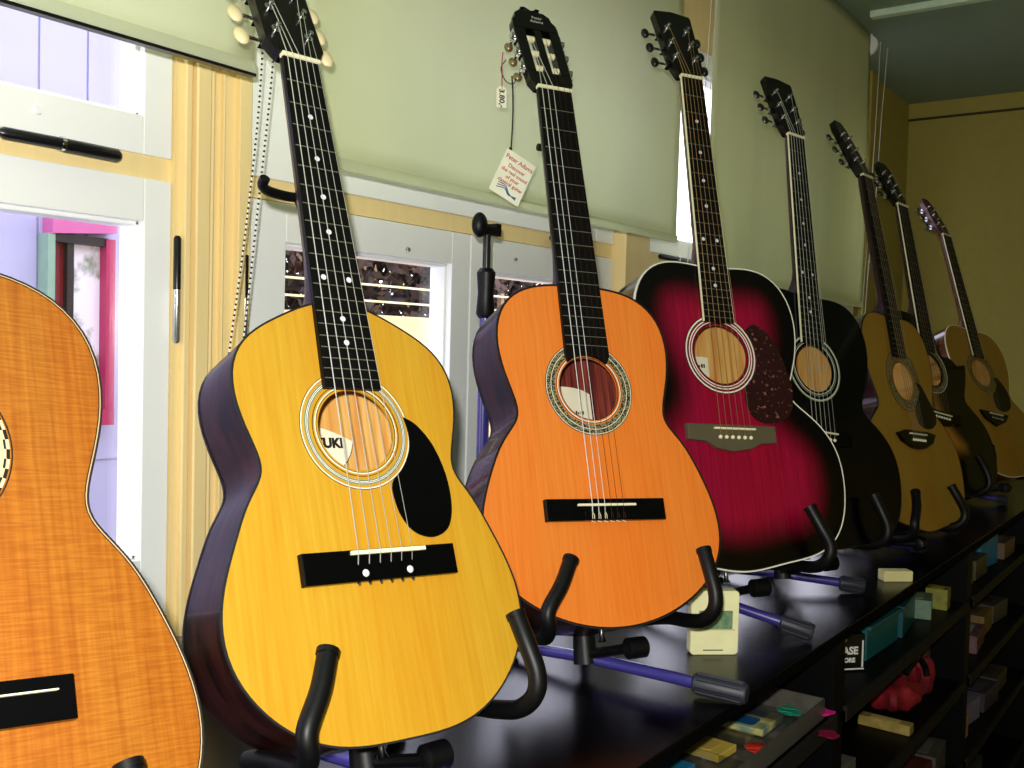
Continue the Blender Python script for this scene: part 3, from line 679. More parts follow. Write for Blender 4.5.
guitar('acoustic_guitar', 'crimson burst dreadnought guitar with white binding and speckled pickguard', (-31.6, 17.7, -2.5, 1.47, .606, -.338), dict(
    k=K4, c=.25, hole=dh, depth=.105, top=t4, side=mat('dark_red_side', (40, 6, 16), rough=.2, coat=.8), inner=m_inner, neck=mat('dark_red_neck', (70, 18, 22), rough=.25, coat=.6), burst=True,
    bind=[(-.0012, .0010, m_rosw, .004), (-.0030, -.0018, m_rosb, .001)], backbind=m_rosw, rosette=dr_ros,
    nut=.858, sad=.225, fe=.405, nh=.0215, eh=.0290, dots=True, fbbind=m_bone, head=HEAD_DREAD, headw=hw_dread, tuners=((.044, .080, .116), lambda y: .020), btnmat=m_btn_black, btn=(.0075, .0105, .0065), hang=14,
    bridge=br_d, bridge_h=.008, saddle=(-.034, .044), brmat=mat('grey_brown_bridge', (92, 84, 62), rough=.5), pins='pins', pinv=.211, smat=B6, sp=.0115,
    pg=[(.050, .395), (.072, .408), (.097, .392), (.114, .367), (.125, .336), (.132, .312), (.133, .289), (.127, .262), (.112, .247), (.085, .238), (.056, .242), (.041, .259), (.037, .288), (.046, .305), (.062, .322), (.069, .35), (.063, .378)], pgmat=m_tort, label=label_rect(-.005, .046, .345, .397, '', .009)))
guitar('acoustic_guitar', 'all black dreadnought guitar with cream neck binding between red and natural ones', (-24.6, 16.8, -8.3, 1.859, .607, -.362), dict(
    k=K4, c=.25, hole=(.355, .048), hu=.005, depth=.105, top=t5, side=t5, inner=m_inner, neck=m_neck,
    bind=[(-.0010, .0008, m_rosb, .003)], backbind=m_rosb, rosette=[(.0525, .0538, m_rosw), (.0560, .0572, m_rosg), (.0640, .0655, m_rosw), (.0655, .068, m_rosg)],
    nut=.860, sad=.224, fe=.402, nh=.0220, eh=.0290, dots=True, fbbind=m_bone, head=HEAD_DREAD, headw=hw_dread, tuners=((.044, .080, .116), lambda y: .020), btnmat=m_btn_chr, hang=14,
    bridge=br_d, bridge_h=.008, saddle=(-.034, .044), pins='pins', pinv=.211, smat=W6, sp=.0115))
guitar('acoustic_guitar', 'natural honey topped guitar with wide black bridge, right of the black guitar', (-11.9, 16.1, -6.0, 2.374, .547, -.390), dict(
    k=K4, c=.25, hole=(.352, .046), hu=.006, depth=.105, top=t6, side=mat('purple_brown_side', (50, 22, 30), rough=.2, coat=.8), inner=m_inner, neck=m_neck,
    bind=[(-.0012, .0008, m_ink, .003)], backbind=m_ink, rosette=[(.0500, .0512, m_rosb), (.0530, .0700, m_rosp), (.0735, .0750, m_rosb)],
    nut=.862, sad=.222, fe=.405, nh=.0215, eh=.0290, head=HEAD_ROUND, headw=hw_round, tuners=((.045, .085, .125), lambda y: .016), btnmat=m_btn_chr, hang=16,
    bridge=[(-.078, .222), (-.060, .203), (-.020, .190), (.010, .187), (.040, .190), (.080, .205), (.100, .226), (.06, .231), (-.04, .231)], bridge_h=.009, saddle=(-.028, .050), pins='pins', pinv=.208, smat=[m_dimstring] * 6, sr=(.0005, .00045, .0004, .00035, .0003, .0003), sp=.0105, far=True,
    pg=[(.062, .352), (.085, .345), (.108, .315), (.128, .285), (.130, .262), (.110, .246), (.080, .240), (.050, .246), (.036, .262), (.038, .288), (.058, .310), (.072, .330)], pgmat=m_pick))
guitar('acoustic_guitar', 'black edged brown burst cutaway guitar, half hidden between two natural ones', (-21.0, 22.0, -12.0, 2.739, .579, -.351), dict(
    k=K4, c=.25, hole=(.352, .046), depth=.100, top=t7, side=t5, inner=m_inner, neck=m_neck, cut=cutaway, burst=True,
    bind=[(-.0010, .0010, m_ink, .003)], backbind=m_ink, rosette=[(.0500, .0512, m_rosb), (.0530, .0640, m_rosp), (.0665, .068, m_rosw)],
    nut=.862, sad=.222, fe=.405, nh=.0215, eh=.0290, fbbind=m_bone, head=HEAD_ROUND, headw=hw_round, tuners=((.045, .085, .125), lambda y: .016), btnmat=m_btn_chr, hang=14,
    bridge=br_d, bridge_h=.008, saddle=(-.034, .044), pins='pins', pinv=.211, smat=[m_dimstring] * 6, sr=(.0005, .00045, .0004, .00035, .0003, .0003), sp=.0105, far=True))
guitar('acoustic_guitar', 'natural topped guitar farthest right, against the bare yellow wall', (-20.4, 23.9, -9.8, 3.421, .564, -.362), dict(
    k=K4, c=.25, hole=(.352, .046), depth=.105, top=t6, side=mat('red_brown_side', (110, 44, 26), rough=.25, coat=.7, rgb2=(70, 26, 18)), inner=m_inner, neck=mat('red_brown_neck', (84, 34, 24), rough=.3, coat=.5),
    bind=[(-.0010, .0010, m_bone, .003)], backbind=m_ink, rosette=[(.0500, .0512, m_rosb), (.0530, .0640, m_rosp), (.0665, .068, m_rosb)],
    nut=.862, sad=.205, fe=.405, nh=.0215, eh=.0290, fbbind=m_bone, head=HEAD_ROUND, headw=hw_round, headmat=mat('red_brown_head', (84, 34, 24), rough=.3), tuners=((.045, .085, .125), lambda y: .016), btnmat=m_btn_chr, hang=14,
    bridge=[(-.070, .212), (-.050, .185), (.0, .165), (.050, .185), (.076, .212)], bridge_h=.009, saddle=(-.028, .040), pins='pins', pinv=.190, pinmat=m_chrome, smat=[m_dimstring] * 6, sr=(.0005, .00045, .0004, .00035, .0003, .0003), sp=.0105, far=True,
    pg=[(.058, .342), (.078, .345), (.108, .315), (.118, .285), (.112, .250), (.085, .230), (.050, .226), (.030, .242), (.030, .278), (.052, .300), (.066, .324)], pgmat=m_pick))

# ------------------------------------------------------------------ tags hanging from the slotted headstock
m_tag = mat('cream_tag_card', (252, 250, 224), rough=.7); m_redthread = mat('red_thread', (170, 40, 60), rough=.7)
m_redink = mat('red_brown_ink', (196, 70, 50), rough=.7); m_blueink = mat('teal_ink', (20, 96, 140), rough=.6)
def hang_tag(name, label, top, pts, cardM, size, col, thread, group=None):
    e = empty(name, T(*top)); ei = e.matrix_world.inverted(); tag(e, label, 'tag', group)
    MB().tube([ei @ p for p in crv([Vector(p) for p in pts], 6)], thread[0], 6).build('thread', thread[1], e)
    return e, ei

import mathutils
CM = cam.matrix_world.to_3x3()
def at(x, y, Y):
    d = CM @ Vector(((x - 512) / 1010, -(y - 384) / 1010, -1)); return d * (Y / d.y)
# camera-facing frame is not used: tags hang in a plane turned like the guitar's face
def tagframe(px, py, Y, roll): return T(*at(px, py, Y)) @ RZ(-26) @ RX(90) @ RZ(roll)
YT = .93
a0 = at(503, 52, YT)
e, ei = hang_tag('price_tag', 'small cream price tag with a price written sideways, on red thread', tuple(a0), [a0, at(502, 62, YT), at(502, 74, YT), at(502, 90, YT)], None, None, None, (.0009, m_redthread))
Mt = ei @ tagframe(501.5, 97, YT, 2)
cw, chh = .0085, .016
card = MB().prism([(-cw, -chh), (cw, -chh), (cw, chh - .005), (cw * .4, chh), (-cw * .4, chh), (-cw, chh - .005)], -.0003, .0003, 0, Mt).build('card', m_tag, e)
text('3.80,-', .0125, m_ink, card, Mt @ T(.000, -.002, .0006) @ RZ(-90), 'price_lettering', bold=.0003)
a1 = at(512, 76, YT)
e, ei = hang_tag('swing_tag', 'square cream swing tag with red writing, tilted on a long black cord', tuple(a1), [a1, at(513, 100, YT), at(512.5, 125, YT), at(511, 150, YT)], None, None, None, (.0013, m_black))
m3 = MB(); m3.tube([ei @ p for p in crv([at(506, 60, YT), at(501, 68, YT), at(505, 80, YT), at(513, 84, YT), at(517, 76, YT)], 6)], .0008, 6); m3.ball(ei @ at(510.5, 149, YT), .003, 8, 6); m3.build('cord_loop', m_black, e)
Mt = ei @ tagframe(512.5, 177.5, YT - .004, -25)
card = MB().box((-.028, -.036, -.0004), (.028, .036, .0004), 0, Mt).build('card', m_tag, e)
for s_, sz, yy, mm in (('Peter Adams', .0085, .0215, m_redink), ('Discover', .0075, .0115, m_redink), ('the real sound', .0072, .0040, m_redink), ('of your', .0072, -.0035, m_redink), ('classical guitar', .0070, -.0110, m_redink)):
    text(s_, sz * 1.16, mm, card, Mt @ T(.001, yy * 1.18, .0006), 'tag_lettering', bold=.00012)
sw = MB()
for dy, c0 in ((0, 0), (.004, 0), (-.004, 0)):
    pts = crv([Vector((-.019, -.022 + dy, .0008)), Vector((-.005, -.020 + dy * .6, .0008)), Vector((.005, -.027 + dy * .3, .0008)), Vector((.019, -.028 - dy * .5, .0008))], 6)
    sw.tube([Mt @ p for p in pts], .0007, 5)
sw.build('wave_emblem', m_blueink, card)
# small bit of string left on the neck
# ------------------------------------------------------------------ guitar stands
m_rub = mat('black_rubber_sleeve', (8, 8, 9), rough=.45, var=.2, vscale=300, spec=.3)
m_tubeb = mat('enamel_tube_violet_reflection', (58, 52, 128), rough=.25, coat=.6)  # black enamel; violet of the flash reflection is put into the base colour
m_foot = mat('ribbed_rubber_foot', (40, 40, 52), rough=.5)
def stand(pose, label, du=.025, dep=.1, front=(0.05, -.20), yoke=True, yv=.66, bend=1.0, tips=(-.082, .122), k=1.0, yr=.0, sl=.112):
    a, t, r = [math.radians(v) for v in pose[:3]]; r = 0
    n_ = Vector((math.sin(a), -math.cos(a), 0)); u = Vector((math.cos(a), math.sin(a), 0)); z = Vector((0, 0, 1))
    v = z * math.cos(t) - n_ * math.sin(t); w = n_ * math.cos(t) + z * math.sin(t); o = Vector(pose[3:6])
    def L(x, y, q): return o + u * x + v * y + w * q
    hub = L(du, -.03, -dep - .028); hub.z = max(hub.z, TOP + .03)
    e = empty('guitar_stand', T(hub.x, hub.y, TOP)); ei = e.matrix_world.inverted(); tag(e, label, 'guitar stand', 'guitar stands under the row of guitars')
    def q(p): return ei @ p
    dn_ = o.normalized(); tn = max(.3, min(1.0, dn_.dot(u) / -dn_.dot(w)))   # stands lean in from the far side of the neck
    top = L(.042 * tn, yv, -.040)
    if not yoke: yv = .40
    hubt = L(du, .05, -dep - .022); el = L(du * .8, .36, -dep - .022)
    if not yoke:
        MB().tube([q(hub), q(hubt), q(hubt.lerp(el, .5))], .0095, 14).tube([q(hubt.lerp(el, .5)), q(el)], .0065, 12).build('upright', m_rub, e, smooth=True)
        MB().tube([q(el - u * .06), q(el + u * .06)], .0085, 12).build('back_rest', m_rub, e, smooth=True)
    else: MB().tube([q(hub), q(hubt), q(hubt.lerp(el, .5))], .0095, 14).tube([q(p) for p in crv([hubt.lerp(el, .5), el, L(.062 * tn + .02, .44, -dep - .022), L(min(.075, .085 * tn + .02), .50, -.085), L(.055 * tn + .01, .545, -.052), top], 5)], .0065, 12).build('upright', m_rub, e, smooth=True)
    mid = hubt.lerp(el, .5); dn = (el - hubt).normalized()
    MB().tube([q(mid - dn * .03), q(mid - dn * .025), q(mid + dn * .02), q(mid + dn * .03)], [.010, .0135, .0135, .009], 14).build('clamp_collar', m_rub, e, smooth=True)
    MB().tube([q(hub - Vector((0, 0, .012))), q(hub.lerp(hubt, .5))], [.018, .015], 16).build('hub', m_rub, e, smooth=True)
    wb_ = -dep - .018
    c0 = L(du - sl, .016, wb_); c1 = L(du + .112, .016, wb_)
    for p in (c0, c1): p.z = max(p.z, TOP + .016)
    cm = (c0 + c1) / 2
    MB().tube([q(c0), q(c1)], .0098, 14).build('crossbar', m_rub, e, smooth=True)
    MB().tube([q(hub), q(cm)], .009, 10).build('crossbar_link', m_tubeb, e, smooth=True)
    kn = L(du + .020, -.024, -.045); kn.z = max(kn.z, TOP + .018)
    k1_ = kn + u * .030
    MB().tube([q(kn), q(kn + u * .002), q(k1_ - u * .002), q(k1_)], [.011, .0145, .0145, .012], 18).tube([q(kn), q(hub)], .007, 8).build('locking_knob', m_rub, e, smooth=True)
    for sg, tip in ((-1, tips[0]), (1, tips[1])):
        uc = du + (sg * .112 if sg > 0 else -sl)
        pth = [L(uc, .016, wb_), L(uc, .012, -.070), L(uc, .004, -.030), L(uc + sg * .003, .000, .004), L(uc + sg * .008, .010, .027), L(uc + sg * .010, .030, .035), L((uc + tip) / 2 + sg * .004, .060, .033), L(tip, .092, .026)]
        for p in pth[:4]: p.z = max(p.z, TOP + .0115)
        cp = crv(pth, 6); nn = len(cp)
        MB().tube([q(p) for p in cp], .0098, 14).build('cradle_arm', m_rub, e, smooth=True)
        tp = cp[-1]; dd = (cp[-1] - cp[-2]).normalized()
        MB().tube([q(tp - dd * .004), q(tp + dd * .0015), q(tp + dd * .002)], [.0108, .0108, .008], 14).build('arm_cap', m_rub, e, smooth=True)
    # legs
    dirs = [Vector((front[0], front[1], 0)), Vector((.01, .16, 0)), Vector((.14, .09, 0))]
    for i, dv in enumerate(dirs):
        f = hub + dv; f.z = TOP + .0145; st = hub + dv * .06; st.z = hub.z - .004; ln = f - st; k2 = .68 if i == 0 else .8
        lg = MB().tube([q(st), q(st + ln * .12), q(st + ln * k2)], [.0085, .0085, .0085], 14).build('leg', m_tubeb, e, smooth=True)
        ft = MB(); ax = ln.normalized(); s0 = st + ln * (k2 - .02)
        pts_ = [s0, s0 + ax * .003, f - ax * .003, f]; ft.tube([q(p) for p in pts_], [.010, .0135, .0140, .0120], 18)
        for k3_ in range(9):
            an = 2 * math.pi * k3_ / 9; aa = ax.cross(Vector((0, 0, 1))).normalized(); bb = ax.cross(aa)
            of = (aa * math.cos(an) + bb * math.sin(an)) * .0136
            if (s0 + of).z - TOP < .002: continue
            ft.tube([q(s0 + ax * .006 + of), q(f - ax * .006 + of)], .0021, 5)
        ft.build('rubber_foot', m_foot, lg, smooth=True)
    if yoke:
        pl = ([L(-.027, yv + .003, -.014), L(-.026, yv, -.024), L(-.015, yv, -.034)] if yr > .02 else []) + [L(.012 * tn, yv, -.040), L(.045 * tn, yv, -.040), L(.045, yv, -.034), L(.045 + yr, yv - .002, -.022)]
        MB().tube([q(p) for p in crv(pl, 5)], .0058, 10).build('neck_yoke', m_rub, e, smooth=True)
    return e
stand((-14.0, 23.5, -2.8, .704, .618, -.37), 'black tubular stand holding the golden yellow guitar', du=.022, dep=.094, front=(.07, -.19), tips=(-.078, .142), yv=.600, yr=.026, sl=.128)
stand((-29.6, 20.6, -1.8, 1.144, .641, -.364), 'black tubular stand under the orange guitar that has the tags', du=.012, dep=.098, front=(.035, -.225), tips=(-.070, .134), yv=.735, yr=.004, sl=.118)
stand((-31.6, 17.7, -2.5, 1.47, .606, -.338), 'black tubular stand under the crimson guitar', du=.02, dep=.105, front=(.04, -.16), yv=.62, yoke=False)
stand((-24.6, 16.8, -3, 1.859, .607, -.362), 'black tubular stand under the all black guitar', du=.01, dep=.105, front=(.06, -.14), yv=.62, yoke=False)
stand((-11.9, 16.1, -6.0, 2.374, .547, -.390), 'black tubular stand under the honey topped guitar with wide bridge', du=-.005, dep=.105, front=(.10, -.08), yv=.62, tips=(-.075, .10), yoke=False)
stand((-21.0, 22.0, -12.0, 2.739, .579, -.351), 'black tubular stand under the cutaway burst guitar', du=.0, dep=.100, front=(.03, -.10), yv=.60, yoke=False)
stand((-20.4, 23.9, -9.8, 3.421, .564, -.362), 'black tubular stand under the guitar farthest right', du=.0, dep=.105, front=(.03, -.09), yv=.60, yoke=False)
stand((-5.9, 27.8, -6.3, .257, .565, -.37), 'black tubular stand under the orange guitar at the left edge', du=.0, dep=.096, front=(.06, -.04), yv=.62)

# spare upright with padded rest behind the tagged guitar
ps = at(487, 240, .985); e = empty('support_pole', T(ps.x, ps.y, TOP)); ei = e.matrix_world.inverted()
def zz(z, dx=0, dy=0): return ei @ Vector((ps.x + dx, ps.y + dy, z))
MB().tube([zz(TOP + .03), zz(.06)], .0095, 12).build('lower_tube', m_tubeb, e, smooth=True)
MB().tube([zz(.06), zz(.195)], .0065, 12).build('inner_tube', mat('steel_tube', (70, 70, 72), rough=.2, metal=.8), e, smooth=True)
MB().tube([zz(.045), zz(.052), zz(.085), zz(.118), zz(.125)], [.011, .0155, .013, .0155, .010], 14).build('clamp_collar', m_rub, e, smooth=True)
MB().tube([zz(.185, -.012), zz(.185, .028)], .008, 12).ball(zz(.192, -.020), (.014, .012, .020), 14, 10).box(zz(.178, .018, -.006), zz(.198, .030, .006)).build('padded_rest', m_rub, e, smooth=True)
for an in (90, 210, 330):
    d = Vector((math.cos(math.radians(an)), math.sin(math.radians(an)), 0)) * .13
    MB().tube([zz(TOP + .06), zz(TOP + .012, d.x, d.y)], .007, 10).build('leg', m_tubeb, e, smooth=True)
tag(e, 'slim black telescopic pole with padded rest, standing behind the tagged guitar', 'stand')

# ------------------------------------------------------------------ things on the counter
def frame_box(p0, p1):   # base points on the counter -> matrix with x along p0->p1
    d = Vector((p1[0] - p0[0], p1[1] - p0[1], 0)); L_ = d.length; d.normalize(); n = Vector((-d.y, d.x, 0))
    return Matrix(((d.x, n.x, 0, p0[0]), (d.y, n.y, 0, p0[1]), (0, 0, 1, TOP), (0, 0, 0, 1))), L_
Md, Ld = frame_box((1.394, .658), (1.443, .602))
e = empty('tuner_box', Md); hh = .098
m_cream = mat('cream_plastic', (250, 246, 190), rough=.4)
def rrect(x0, x1, y0, y1, r, n=4):
    P = []
    for cx_, cy_, a0_ in ((x1 - r, y1 - r, 0), (x0 + r, y1 - r, 90), (x0 + r, y0 + r, 180), (x1 - r, y0 + r, 270)):
        for i in range(n + 1): an = math.radians(a0_ + 90 * i / n); P.append((cx_ + r * math.cos(an), cy_ + r * math.sin(an)))
    return P
B_ = RX(90)     # local x, up, -> front is -y
MB().prism(rrect(0, Ld, 0, hh, .006), -.022, 0, 0, B_).build('case', m_cream, e, bevel=.0015)
MB().prism(rrect(.012, Ld - .010, .040, .068, .002), 0, .0006, 0, B_).build('screen', mat('grey_green_lcd', (130, 158, 120), rough=.3, rgb2=(96, 130, 100), vscale=120), e)
MB().prism(rrect(.006, Ld - .006, .038, .0395, .0005), 0, .0008, 0, B_).prism(rrect(.008, Ld - .009, .0395, .040, .0002), 0, .0004, 0, B_).build('seam', mat('darker_cream_line', (200, 196, 140), rough=.5), e)  # seam in a darker cream than the case
lt = MB()
for k in range(11): lt.box((Ld / 2 - .017 + k * .0028, .0065, .0002), (Ld / 2 - .0150 + k * .0028, .0085, .0007), 0, RX(90))
lt.build('case_lettering', m_ink, e)
tag(e, 'small upright cream box with a grey green screen on the black counter', 'electronic tuner')
Mw, Lw = frame_box((2.109, .570), (2.150, .524))
e = MB().box((0, 0, 0), (Lw, .03, .022)).build('small_box', mat('pale_yellow_card', (236, 224, 160), rough=.6), None, bevel=.002); e.matrix_world = Mw
tag(e, 'small pale box lying near the counter edge under the honey guitar', 'box')

# ------------------------------------------------------------------ things on the shelves
SA, SB_, SC_ = -.605, -.805, -1.02
m_clear = glass_mat('clear_plastic', (.9, .9, .9), .12, .1)
def pack(name, label, cat, x, y, z, sx, sy, sz, rot, col, col2=None, clear=False, group=None, tilt=0):
    e = empty(name, T(x, y, z) @ RZ(rot) @ RX(tilt)); tag(e, label, cat, group)
    m = mat('card_%d_%d_%d' % col, col, rough=.5, rgb2=col2 and tuple(int(a * .5 + b * .5) for a, b in zip(col, col2)), vscale=45)
    MB().box((-sx / 2, -sy / 2, .0005), (sx / 2, sy / 2, sz)).build('packet', m, e, bevel=min(.0015, sz * .3))
    if col2:
        m2 = mat('card_%d_%d_%d' % col2, col2, rough=.5)
        MB().prism(rrect(-sx * .36, sx * .30, -sy * .28, sy * .28, min(sx, sy) * .12), sz, sz + .0006).build('printed_panel', m2, e)
    return e
def onshelf(px, py, z):
    d = CM @ Vector(((px - 512) / 1010, -(py - 384) / 1010, -1)); return d * (z / d.z)
def on_pack(name, label, cat, px, py, zs_, *a, **k):
    p = onshelf(px, py, zs_); return pack(name, label, cat, p.x, p.y, zs_, *a, **k)
# open clear compartment tray in the left bay
p = onshelf(752, 735, SA)
tr = empty('compartment_tray', T(1.475, .62, SA + .0005)); tag(tr, 'shallow clear compartment tray of small goods on the shelf left of the divider', 'tray')
tm = MB(); X0, X1, Y0, Y1 = -.36, .18, -.085, .12
tm.box((X0, Y0, 0), (X1, Y1, .002)); [tm.box(a, b) for a, b in (((X0, Y0, 0), (X1, Y0 + .002, .035)), ((X0, Y1 - .002, 0), (X1, Y1, .035)), ((X0, Y0, 0), (X0 + .002, Y1, .035)), ((X1 - .002, Y0, 0), (X1, Y1, .035)))]
tm.build('shell', mat('smoky_grey_plastic', (92, 88, 80), rough=.3, var=.25, vscale=60), tr)
for i in range(1, 5): MB().box((X0 + (X1 - X0) * i / 5 - .001, Y0 + .002, .002), (X0 + (X1 - X0) * i / 5 + .001, Y1 - .002, .032)).build('partition', m_clear, tr)
ZT = SA + .004
on_pack('string_packet', 'yellow string packet lying in the clear tray', 'packet', 702, 750, ZT, .058, .085, .012, -4, (214, 186, 70), (200, 170, 80))
on_pack('string_packet', 'cream packet with a dark blue oval in the clear tray', 'packet', 743, 726, ZT, .055, .088, .012, 0, (216, 200, 110), (14, 84, 132))
on_pack('string_packet', 'blue packet at the bottom edge of the picture', 'packet', 660, 768, ZT, .055, .085, .010, -4, (28, 112, 150))
def picks(label, px, py, col, n=5):
    p = onshelf(px, py, ZT); e = empty('pick_pile', T(p.x, p.y, ZT)); tag(e, label, 'guitar picks'); rr = random.Random(px)
    for i in range(n):
        M = T(rr.uniform(-.01, .01), rr.uniform(-.01, .01), .001 + i * .0022) @ RZ(rr.uniform(0, 360)) @ RX(rr.uniform(-8, 8))
        MB().prism([(.013 * math.cos(a_) * (1 + .12 * math.cos(3 * a_)), .013 * math.sin(a_) * (1 + .12 * math.cos(3 * a_))) for a_ in [i_ * math.pi / 9 for i_ in range(18)]], 0, .0012, 0, M).build('pick', mat('pick_%d_%d_%d' % col, col, rough=.3), e)
picks('little pile of green picks in the clear tray', 790, 714, (30, 160, 120))
picks('little pile of magenta picks in the tray corner beside the divider', 823, 716, (214, 40, 130))
picks('little pile of orange red picks near the tray front', 757, 752, (226, 60, 40))
picks('few dull red picks under the magenta ones', 826, 735, (130, 24, 60), 3)
# second bay, top shelf
def box3(name, label, cat, M, sx, sy, sz, m, parts=()):
    e = empty(name, M); tag(e, label, cat); MB().box((-sx / 2, -sy / 2, 0), (sx / 2, sy / 2, sz)).build('body', m, e, bevel=.002); return e
m_teal = mat('teal_plastic', (26, 98, 100), rough=.35)
p = onshelf(872, 655, SA)
e = empty('string_box', T(1.945, .590, SA + .0005) @ RZ(-42)); tag(e, 'black box with bold white letters, standing beside the shelf divider', 'box')
MB().box((-.045, -.012, 0), (.030, .018, .072)).build('box_body', mat('black_card', (12, 11, 14), rough=.4), e, bevel=.001)
text('BASE', .020, mat('white_print', (245, 242, 235), rough=.6), e, T(-.006, -.0125, .040) @ RX(90), 'box_lettering', bold=.0008)
text('STORE', .012, mat('white_print', (245, 242, 235), rough=.6), e, T(-.008, -.0125, .022) @ RX(90), 'box_lettering', bold=.0006)
MB().prism([(math.cos(i * math.pi / 8) * .008 - .016, math.sin(i * math.pi / 8) * .006 + .062) for i in range(16)], .0122, .0128, 0, RX(90)).build('yellow_dot', mat('yellow_print', (226, 220, 150), rough=.6), e)
MB().box((-.044, -.013, .004), (.029, -.0122, .0065)).build('printed_line', mat('white_print', (245, 242, 235), rough=.6), e)
MB().box((.024, -.013, .008), (.027, -.0122, .060)).build('printed_bar', mat('white_print', (245, 242, 235), rough=.6), e)
e = box3('storage_box', 'wide teal plastic box on the top shelf right of the lettered box', 'box', T(2.125, .632, SA + .0005) @ RZ(-2), .20, .12, .062, m_teal)
MB().box((-.104, -.068, .0625), (.104, .068, .070)).build('lid', m_teal, e, bevel=.002)
e = box3('storage_box', 'smaller teal plastic case behind the wide teal one', 'box', T(2.32, .632, SA + .0005) @ RZ(6), .17, .12, .060, mat('teal_plastic_dark', (20, 84, 92), rough=.35))
MB().box((-.082, -.062, .0605), (.082, .062, .067)).build('lid', mat('teal_plastic_dark', (20, 84, 92), rough=.35), e, bevel=.002)
e = empty('picture_card', T(2.30, .60, SA + .071) @ RZ(14)); tag(e, 'colourful leaning picture card on the teal case', 'card')
MB().prism([(-.05, 0), (.05, 0), (.02, .045), (-.01, .05)], -.001, .001, 0, RX(70)).build('card', mat('orange_blue_print', (220, 120, 60), rough=.5, rgb2=(90, 150, 190), vscale=28), e)
pack('blister_pack', 'pale green striped blister pack at the end of the top shelf', 'packet', 2.475, .60, SA, .09, .08, .045, 12, (96, 130, 110), (150, 170, 130))
pack('blister_pack', 'small yellow striped pack on the top shelf before the next divider', 'packet', 2.58, .57, SA, .05, .05, .05, 4, (120, 120, 50), (190, 180, 60))
pack('case_box', 'low dark brown box behind the smaller teal case', 'box', 2.52, .74, SA, .2, .14, .07, 0, (60, 52, 46), (90, 84, 74))
# second bay, second shelf: red cloth strap heap, gold bar pack, grey trays
def blob(name, label, cat, x, y, z, sx, sy, sz, m, seed, lump=.25):
    rr = random.Random(seed); b = MB(); n, k = 28, 14; vs = []
    ph = [(rr.uniform(1, 5), rr.uniform(0, 6), rr.uniform(1, 4)) for _ in range(6)]
    b.ball((0, 0, 0), (1, 1, 1), n, k); out = []
    for v in b.v:
        v = Vector(v); s_ = 1 + lump * sum(math.sin(a * v.x * 2 + p_) * math.cos(c_ * v.y * 2 + p_) for a, p_, c_ in ph) / 3
        out.append((x + v.x * sx * s_, y + v.y * sy * s_, z + sz * .5 + max(-.5 * sz, v.z * sz * .5 * s_)))
    b.v = out; o = b.build(name, m, None, smooth=True); tag(o, label, cat); return o
m_redc = mat('red_cloth', (150, 14, 30), rough=.7, rgb2=(84, 6, 16), vscale=18)
blob('rolled_strap', 'crumpled red cloth strap lying on the second shelf, nearer one', 'strap', 2.37, .61, SB_ + .006, .075, .055, .065, m_redc, 5)
blob('rolled_strap', 'taller crumpled red cloth strap behind the nearer red one', 'strap', 2.53, .61, SB_ + .006, .065, .05, .085, m_redc, 9)
e = empty('metal_capo', T(2.43, .60, SB_ + .095)); tag(e, 'black curved clip lying over the red straps', 'clip')
MB().tube(crv([Vector((-.05, -.01, -.01)), Vector((-.02, -.02, .012)), Vector((.02, -.02, .014)), Vector((.045, -.03, -.012)), Vector((.05, -.035, -.035))], 6), .008, 10).build('arm', m_rub, e, smooth=True)
pack('slide_pack', 'gold and silver barred packet in front of the red straps', 'packet', 2.235, .590, SB_, .030, .110, .022, -2, (150, 126, 60), (210, 190, 110))
pack('clear_case', 'dull grey clear case on the second shelf beside the first divider', 'case', 1.84, .62, SB_, .14, .13, .05, 0, (84, 82, 70), (110, 108, 92))
pack('clear_case', 'grey clear case at the far end of the second shelf', 'case', 2.635, .66, SB_, .05, .12, .08, 0, (78, 76, 68), (100, 98, 88))
pack('clear_case', 'dark flat case stacked far back on the second shelf', 'case', 2.36, .74, SB_, .2, .13, .09, 0, (50, 46, 44), (66, 62, 58))
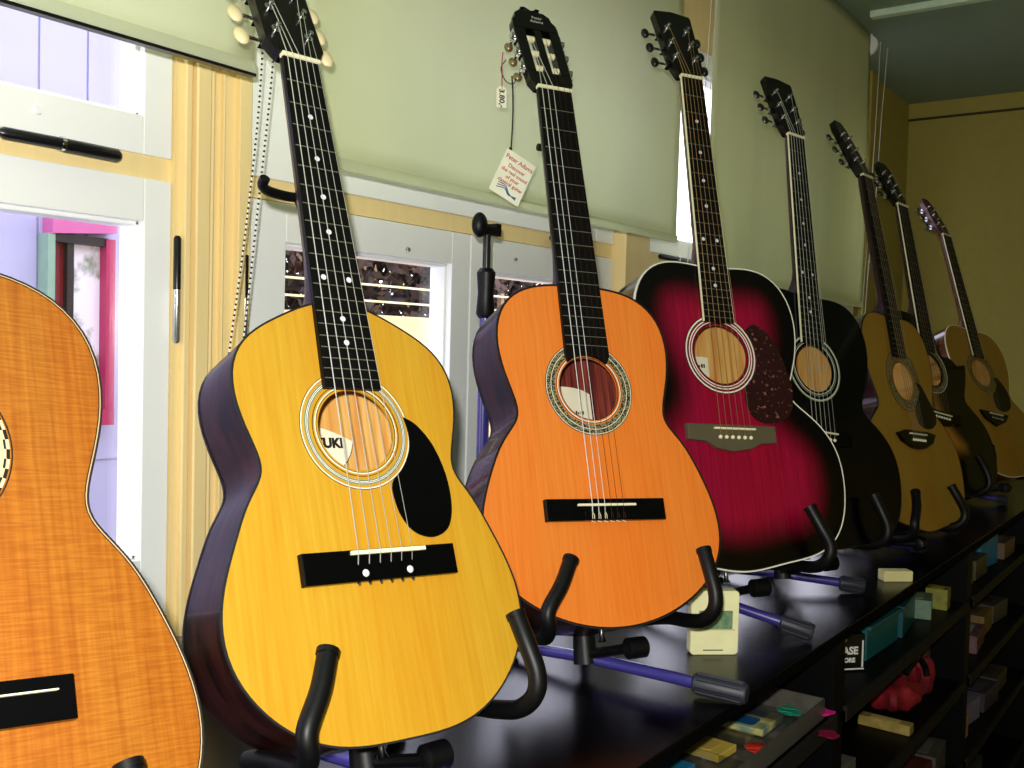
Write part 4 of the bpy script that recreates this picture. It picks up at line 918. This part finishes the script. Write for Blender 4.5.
# third shelf
pack('teal_packet', 'teal packet standing on the third shelf by the first divider', 'packet', 2.02, .585, SC_, .09, .05, .085, 0, (40, 110, 110), (60, 130, 124))
pack('parts_box', 'dark box with grey specks on the third shelf', 'box', 2.20, .60, SC_, .14, .1, .07, 4, (52, 48, 46), (84, 80, 74))
pack('parts_box', 'dull red topped box on the third shelf', 'box', 2.40, .60, SC_, .16, .1, .08, -4, (74, 24, 26), (90, 40, 36))
pack('parts_box', 'grey topped box at the far end of the third shelf', 'box', 2.585, .60, SC_, .14, .1, .07, 3, (70, 66, 58), (104, 98, 86))
# third bay
def pile(z, seed, items):
    rr = random.Random(seed)
    for i, (lab, x, col, col2, sz) in enumerate(items):
        pack('shelf_packet', lab, 'packet', x, .610 + rr.uniform(-.01, .02), z, rr.uniform(.13, .16), .10, sz, rr.uniform(-8, 8), col, col2)
pile(SA, 1, [('ochre packet first in the top shelf of the far bay', 2.85, (176, 130, 50), (150, 60, 40), .045), ('dark olive packet after the ochre one on the far top shelf', 3.03, (92, 88, 56), (60, 56, 44), .055),
             ('bright blue packet on the far top shelf', 3.20, (30, 120, 176), (60, 150, 196), .100), ('brown packet after the bright blue one', 3.41, (110, 80, 60), (150, 130, 110), .05)])
pile(SB_, 2, [('olive green case first on the far second shelf', 2.85, (110, 112, 60), (80, 80, 50), .06), ('dark red case with a bright rim on the far second shelf', 3.03, (90, 26, 30), (180, 180, 190), .05),
              ('yellow and brown packet on the far second shelf', 3.22, (150, 120, 60), (110, 90, 60), .06), ('grey brown packet last on the far second shelf', 3.41, (96, 86, 76), (70, 62, 56), .055)])
pile(SC_, 3, [('yellow packet with a red patch on the far third shelf', 2.85, (170, 150, 80), (170, 36, 30), .055), ('lavender grey box on the far third shelf', 3.03, (130, 122, 150), (110, 104, 130), .06),
              ('dark purple box on the far third shelf', 3.22, (60, 50, 66), (84, 76, 90), .055), ('dull brown box last on the far third shelf', 3.41, (86, 74, 62), (66, 56, 48), .05)])
pile(-1.25, 4, [('grey packet first on the far bottom shelf', 2.85, (96, 92, 84), (120, 60, 50), .05), ('olive packet second on the far bottom shelf', 3.03, (84, 84, 56), (60, 60, 44), .06), ('dark packet last seen on the far bottom shelf', 3.22, (50, 48, 46), (80, 76, 70), .05)])
